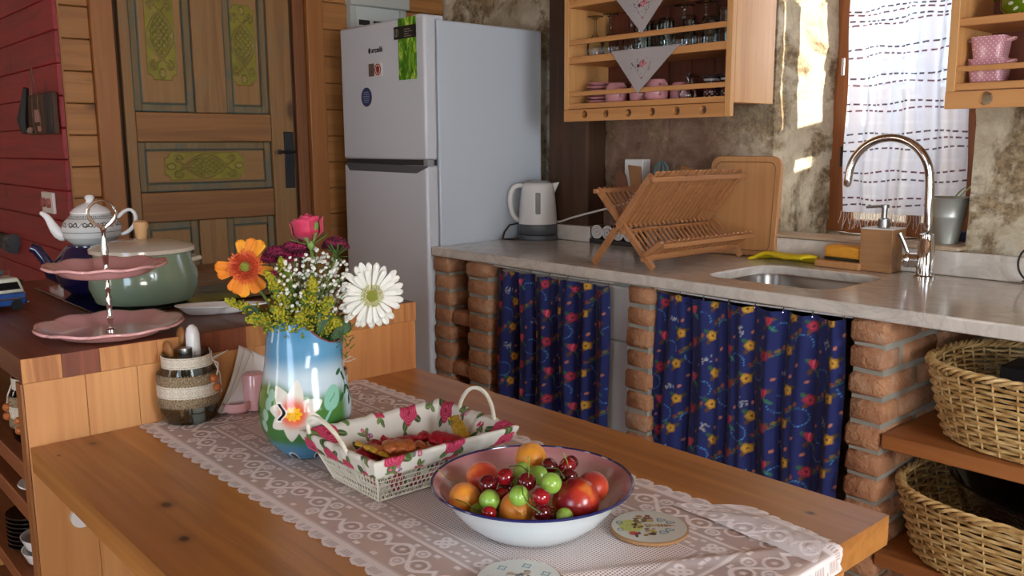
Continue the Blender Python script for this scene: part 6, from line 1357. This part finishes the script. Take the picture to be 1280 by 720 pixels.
def loop(name, pts):
    m = M(); P_ = [Vector(p) for p in pts]; m.tube(pts, .0022, 8)
    tot = 90; hel = []
    for k in range(tot*4):
        t_ = k/(tot*4-1)*(len(P_)-1); i = min(int(t_), len(P_)-2); p = P_[i].lerp(P_[i+1], t_-i); T = (P_[i+1]-P_[i]).normalized(); u = T.orthogonal().normalized(); w_ = T.cross(u); a = k*pi/2; hel.append(tuple(p+(u*cos(a)+w_*sin(a))*.0028))
    m.tube(hel, .0011, 4); obj(name, m, WCR, bs_)
loop('handle', [(-.055+.055*(1-cos(a))*1.0-.03, -.130-.016*sin(a), .070+.046*sin(a)) for a in np.linspace(0, pi, 22)])
loop('handle', [(.010-.048*cos(a), .133+.006*sin(a), .060+.058*sin(a)) for a in np.linspace(0, pi, 22)])
# sweets in the basket
def foil(name, c1, c2, metal=.8):
    t = NT(name); n1 = t.noise(t.coords((1, 1, 1)), 90, 4, .6, .5); t.set(color=t.ramp(n1, [(.35, c1), (.65, c2)]), rough=.28, metal=metal); t.bump(n1, 1.0, .004); return t.m
FB_, FR_, FG_ = foil('copper_foil', '#a8552c', '#d98c50', .5), foil('red_foil', '#8c1020', '#d02c40', .4), foil('gold_foil', '#a8841c', '#dcb848', .5)
def sweet(label, x, y, z, rz, L_, W_, mt, tilt=0, ry=0):
    W_ *= 1.45; f = thing('wrapped_sweet', label, 'sweet', (x, y, z+.016), rot=(tilt, ry, rz))
    nu, nv = 30, 20; U, A = np.meshgrid(np.linspace(0, 1, nu), np.linspace(0, 2*pi, nv, endpoint=False), indexing='ij'); pr_ = np.interp(U, [0, .10, .18, .25, .75, .82, .90, 1], [.9, .75, .30, 1, 1, .30, .75, .9]); fl = np.interp(U, [0, .15, .25, .75, .85, 1], [.12, .4, .5, .5, .4, .12])
    R_ = 1+.10*vnoise(U*14+x*90, A*2.2, 3)
    body = (U > .15) & (U < .85); P = np.stack([(U-.5)*L_, np.cos(A)*W_/2*pr_*R_, np.sin(A)*W_/2*pr_*fl*R_+.001*np.sin(A*5)*(~body)], -1); grid('wrapper', P, mt, f, cu=True, smooth=True)
    for s in (0, nu-1):
        m = M(); m.prism([(float(P[s, k, 1]), float(P[s, k, 2])) for k in range(nv)], float(P[s, 0, 0])-.0003, float(P[s, 0, 0])+.0003, 'x'); obj('twist_end', m, mt, f)
sweet('longest copper-brown foil sweet at the front of the basket', -1.098, .762, .7800, radians(68), .135, .030, FB_, .15, radians(-3)); sweet('second copper-brown foil sweet behind the front one', -1.128, .775, .7790, radians(60), .120, .028, FB_, -.1, radians(-4)); sweet('short copper-brown foil sweet crossing on top of the pile', -1.118, .755, .7960, radians(74), .085, .026, FB_, .1, radians(4))
sweet('red foil sweet at the left end of the pile in the basket', -1.150, .725, .785, radians(100), .085, .028, FR_, .3, radians(-12)); sweet('red foil sweet with bright sheen on the right of the pile', -1.112, .845, .787, radians(35), .095, .028, FR_, 0, radians(8)); sweet('red foil sweet nearest the gold one', -1.085, .850, .783, radians(80), .080, .026, FR_, .2)
sweet('dark red foil sweet behind the copper sweets', -1.160, .790, .783, radians(75), .09, .028, FR_, -.2); sweet('gold foil sweet leaning on the right end of the liner', -1.120, .880, .795, radians(-20), .075, .016, FG_, .2, radians(20)); sweet('thin gold foil strip poking out at the left of the pile', -1.120, .715, .797, radians(50), .070, .010, FG_, .1, radians(25))

# ---------------------------------------------------------------- fruit bowl
fbw = thing('enamel_bowl', 'wide white enamel bowl with pink inside and dark blue rim, full of fruit', 'bowl', (-.858, .800, .7535))
Z = [(0, 0), (.070, 0), (.074, .0015), (.0785, .004), (.092, .0135), (.108, .028), (.1215, .046), (.132, .060), (.1385, .0662)]
m = M(); m.lathe(Z, 90); obj('outside', m, plain('bowl_white', '#d5dfe2', .12, coat=.6), fbw)
NRr, NAr = 60, 128; RR, A = np.meshgrid(np.linspace(0, 1, NRr), np.linspace(0, 2*pi, NAr, endpoint=False), indexing='ij'); rz_ = [(0, .0025), (.07, .0025), (.090, .0145), (.106, .029), (.1195, .047), (.130, .0612), (.1385, .0675)]
ss_ = np.cumsum([0]+[hypot(rz_[i+1][0]-rz_[i][0], rz_[i+1][1]-rz_[i][1]) for i in range(len(rz_)-1)]); rr_ = np.interp(RR*ss_[-1], ss_, [p[0] for p in rz_]); z_ = np.interp(RR*ss_[-1], ss_, [p[1] for p in rz_])
c = np.zeros(RR.shape+(3,))+np.array(lin('#c9bcb4')); c = mixc(c, '#c48a90', sm(.100, .134, rr_+.004*np.sin(A*3))); grid('inside', np.stack([rr_*np.cos(A), rr_*np.sin(A), z_], -1), painted('bowl_inside', .15, coat=.6), fbw, col=c, cu=True)
m = M(); m.tube([(.1395*cos(a), .1395*sin(a), .0668) for a in np.linspace(0, 2*pi, 97)[:-1]], .0020, 8, True); obj('rim', m, plain('bowl_rim', '#1c2258', .15, coat=.5), fbw)
def fruitmat(name, stops, sc=1.2, rough=.35, fuzz=0, spots=None, coat=0):
    t = NT(name); n1 = t.noise(t.coords((1, 1, 1)), 22*sc, 3, .5); c_ = t.ramp(n1, stops)
    if spots: n2 = t.noise(t.coords((1, 1, 1)), 300, 2); c_ = t.mix(t.ramp(n2, [(.62, 0.0), (.72, .5)]), c_, spots)
    t.set(color=c_, rough=rough, sheen=fuzz, coat=coat, coatr=.1, sss=.0); return t.m
MAPR = fruitmat('apricot_skin', [(.35, '#d9861c'), (.55, '#dc9226'), (.72, '#d8702c')], 1, .42, .2); MPEA = fruitmat('peach_skin', [(.38, '#e0702c'), (.5, '#c8401c'), (.68, '#a02418')], .9, .4, .25)
MNEC = fruitmat('nectarine_skin', [(.38, '#dc8c3c'), (.47, '#b03420'), (.62, '#7c1420')], .7, .28, 0, '#c06a50', .3); MPLU = fruitmat('green_plum_skin', [(.35, '#7fa83c'), (.6, '#94b850'), (.75, '#a4bc5c')], 1, .25, 0, None, .3); MCHE = fruitmat('cherry_skin', [(.35, '#7c0814'), (.55, '#9a1420'), (.75, '#5c0410')], 1.3, .10, 0, None, .8); MCHD = fruitmat('dark_cherry_skin', [(.35, '#4a0410'), (.7, '#6c0c18')], 1.3, .10, 0, None, .8)
CST = plain('cherry_stalk', '#7c8a3c', .6)
FR = [('apricot',-0.8907,0.8285,0.8350,0.0230,'yellow-orange apricot topmost at the back of the fruit bowl'),('peach',-0.9057,0.7498,0.8220,0.0234,'red and orange peach at the back left of the bowl'),('apricot',-0.8850,0.7016,0.8120,0.0215,'yellow apricot at the left edge of the fruit'),('apricot',-0.8128,0.7301,0.8107,0.0230,'deep orange apricot at the front rim of the bowl'),('nectarine',-0.7701,0.7967,0.8174,0.0316,'largest fruit, a dark red nectarine front right in the bowl'),('peach',-0.7859,0.8460,0.8179,0.0219,'orange-red peach at the right end of the fruit'),
('plum',-0.8388,0.7062,0.8226,0.0141,'round green plum beside the leftmost apricot'),('plum',-0.7950,0.7185,0.8385,0.0133,'green plum right behind the deep orange apricot'),('plum',-0.7857,0.7663,0.8451,0.0141,'large pale green plum in the middle of the pile'),('plum',-0.8344,0.7899,0.8360,0.0136,'green plum just in front of the topmost apricot'),('plum',-0.8628,0.7862,0.8347,0.0133,'green plum left of the one before the topmost apricot'),('plum',-0.8507,0.8408,0.8221,0.0102,'green plum peeping between the back cherries'),('plum',-0.7525,0.7580,0.8126,0.0112,'green plum at the front rim below the nectarine'),('plum',-0.8535,0.6977,0.8050,0.0105,'green plum low at the front left rim'),('plum',-0.8435,0.7266,0.7975,0.0117,'dull green plum wedged left of the deep orange apricot'),('plum',-0.8787,0.7866,0.8172,0.0112,'half-hidden green plum between the back left cherries'),
('cherry',-0.8571,0.7191,0.8358,0.0128,'dark cherry in front of the back left peach'),('cherry',-0.8484,0.7426,0.8421,0.0123,'cherry right of the back left peach'),('cherry',-0.8160,0.7515,0.8420,0.0127,'dark cherry with a long stalk in the middle of the pile'),('cherry',-0.7685,0.7324,0.8415,0.0121,'bright red cherry in the middle front'),('cherry',-0.8482,0.8245,0.8363,0.0123,'cherry just right of the topmost apricot'),('cherry',-0.8330,0.8441,0.8355,0.0129,'cherry at the back right of the pile'),('cherry',-0.8028,0.8166,0.8361,0.0125,'dimpled dark cherry behind the nectarine'),('cherry',-0.8464,0.7322,0.8200,0.0112,'cherry low between two green plums on the left'),('cherry',-0.8568,0.7513,0.8227,0.0114,'dark cherry in shade behind the left cherries'),('cherry',-0.8229,0.6913,0.8136,0.0103,'small bright cherry at the front left rim'),('cherry',-0.7717,0.7368,0.8186,0.0122,'dark cherry in shade left of the nectarine'),('cherry',-0.7730,0.7559,0.8071,0.0109,'lowest dark cherry at the foot of the nectarine'),('cherry',-0.8463,0.8657,0.8320,0.0103,'rearmost dark cherry with a brown stalk end')]
FM = {}
for k, (kd, x, y, z, r, lb) in enumerate(FR):
    f = thing('green_plum' if kd == 'plum' else kd, lb, kd, (x, y, z), group=None)
    rx, ry, rz_ = random.uniform(-.9, .9), random.uniform(-.9, .9), random.uniform(0, 6.28)
    if kd == 'nectarine': rx, ry, rz_ = radians(28), radians(8), radians(-35)
    if k in (1, 5): rx, ry, rz_ = .5, -.3, 1.0
    f.rotation_euler = (rx, ry, rz_); nu, nv = (56, 32) if r > .018 else (30, 18)
    A, B = np.meshgrid(np.linspace(0, 2*pi, nu, endpoint=False), np.linspace(0, pi, nv)); q = {'apricot': 1.02, 'peach': .96, 'nectarine': .95, 'plum': 1.0, 'cherry': .93}[kd]
    crease = {'apricot': .05, 'peach': .07, 'nectarine': .10, 'plum': .03, 'cherry': .04}[kd]; dimp = {'apricot': .06, 'peach': .10, 'nectarine': .12, 'plum': .06, 'cherry': .22}[kd]
    cr = np.exp(-(np.minimum(np.abs(A-pi), 9)/.22)**2)*np.sin(B)**.6*sm(2.9, 1.6, B); R_ = r*(1-crease*cr-dimp*np.exp(-(B/.35)**2))
    P = np.stack([R_*np.sin(B)*np.cos(A), R_*np.sin(B)*np.sin(A), R_*np.cos(B)*q], -1)
    mt = {'apricot': MAPR, 'peach': MPEA, 'nectarine': MNEC, 'plum': MPLU, 'cherry': MCHE if k in (17, 19, 21, 23, 25) else MCHD}[kd]; grid('flesh', P, mt, f, cu=True)
    if kd == 'cherry' and k in (18, 22):
        m = M(); L_ = {18: .034, 22: .022, 28: .018}.get(k, .026); m.tube([(0, 0, r*.72), (.003, .002, r*.9+L_*.4), (.009, .004, r*.8+L_)], [.0007, .0007, .0012], 5); obj('stalk', m, CST, f)
def stalk(lb, pts, cl):
    s = thing('loose_stalk', lb, 'stalk', pts[0], group=None); m = M(); p0 = Vector(pts[0]); m.tube([tuple(Vector(p)-p0) for p in pts], .0008, 6); m.sph(tuple(Vector(pts[-1])-p0), .0018, 8, 5); obj('stalk', m, plain('stalk_'+cl[1:], cl, .6), s)
stalk('thin loose cherry stalk leaning on the left inside of the bowl', [(-.918, .728, .815), (-.935, .712, .822), (-.947, .706, .833)], '#8a7a4c')
stalk('curved green stalk lying over the leftmost apricot', [(-.880, .682, .818), (-.862, .682, .819), (-.842, .690, .812)], '#6c7a34')
stalk('thin green stalk looping over the green plum behind the orange apricot', [(-.792, .722, .853), (-.776, .708, .848), (-.770, .712, .836), (-.762, .722, .826)], '#4c6a2c')
stalk('pale bean-shaped stem on the deep orange apricot', [(-.800, .713, .827), (-.793, .712, .824), (-.787, .716, .817)], '#c8a84c')
stalk('dark green stalk tip left of the front middle plum', [(-.858, .757, .850), (-.848, .768, .852), (-.836, .772, .846)], '#3c4a20')
stalk('dark stalk curving over the pale green plum', [(-.812, .778, .856), (-.792, .786, .858), (-.780, .784, .850)], '#4c5a28')

# ---------------------------------------------------------------- coasters
CP = painted('coaster_print', .25, coat=.5)
def coaster(label, x, y, rz, kind):
    f = thing('coaster', label, 'coaster', (x, y, .7525), rz, group=None)
    m = M(); m.lathe([(0, 0), (.052, 0), (.054, .002), (.054, .005), (.052, .006), (0, .006)], 64); obj('cork_base', m, plain('cork', '#a87c50', .8, var=.3), f)
    R_, A = np.meshgrid(np.linspace(0, .0518, 90), np.linspace(0, 2*pi, 260, endpoint=False), indexing='ij'); X, Y = R_*np.cos(A), R_*np.sin(A); c = np.zeros(X.shape+(3,))+np.array(lin('#c9cabf'))
    def bl(x_, y_, rx, ry, cl, m_=1.0): nonlocal c; c = mixc(c, cl, sm(1.1, .9, np.hypot((X-x_)/rx, (Y-y_)/ry))*m_)
    rs = np.random.RandomState(3)
    if kind == 0:
        d = np.hypot((X+.025)/.017, Y/.020); c = mixc(c, '#9aa040', sm(1.05, .95, d)); c = mixc(c, '#d8dc9c', (d < 1)*((np.sin(X*2600)*np.sin(Y*2600)) > .1)*.9)
        for q in range(46): bl(-.008+rs.uniform(-.014, .014), rs.uniform(-.036, .036), rs.uniform(.002, .005), rs.uniform(.002, .005), ('#6c5a44', '#8a6c4c', '#4c4440', '#a8906c', '#7c4a3c', '#b09a3c')[q % 6])
        c = mixc(c, '#b09a6c', ((X > -.004) & (X < .024) & (np.abs(Y-.002) < .0032-.0*X))*1.0); c = mixc(c, '#7c5a3c', ((X > .010) & (X < .022) & (np.abs(Y-.002) < .0042) & (np.sin(X*1500) > .2))*1.0); c = mixc(c, '#8a6c4c', ((X >= .022) & (X < .038) & (np.abs(Y-.002) < (.038-X)*.22))*1.0)
        bl(-.024, -.024, .006, .006, '#b04c44'); bl(-.020, -.027, .003, .003, '#7c2c2c')
        for x_, y_ in ((.018, .020), (.030, .012), (.026, -.012), (.017, -.020)):
            d = np.hypot((X-x_)/1.2, Y-y_); th = np.arctan2(Y-y_, X-x_); c = mixc(c, '#5c7c8c', sm(.0013, .0007, np.abs(d-.0042*(1+.25*np.cos(3*th))))); c = mixc(c, '#9ab0b8', sm(.003, .002, d)*.7)
        for y_ in (.008, .012, -.012): c = mixc(c, '#4c6c7c', sm(.0012, .0006, np.abs(np.hypot(X+.040, Y-y_)-.004))*.8*(X < -.036))
    else:
        for q in range(7):
            a = q*.9; x_, y_ = .036*cos(a), .036*sin(a); d = np.hypot(X-x_, Y-y_); th = np.arctan2(Y-y_, X-x_); c = mixc(c, '#4c7c84', sm(.0014, .0007, np.abs(d-.0045*(1+.3*np.cos(4*th))))); c = mixc(c, '#a8c4c4', sm(.002, .001, d)*.6)
        for q in range(30): bl(rs.uniform(-.02, .02), rs.uniform(-.02, .02), rs.uniform(.002, .005), rs.uniform(.002, .005), ('#6c5a44', '#5c8c9c', '#4c4440', '#a8906c')[q % 4])
    grid('printed_face', np.stack([X, Y, X*0+.0063], -1), CP, f, col=c, cu=True)
coaster('round coaster printed with a domed tree and minaret, right of the fruit bowl', -.7375, .909, radians(46), 0)
coaster('round coaster cut off at the bottom edge of the photo, below the bowl', -.7465, .6735, radians(70), 1)
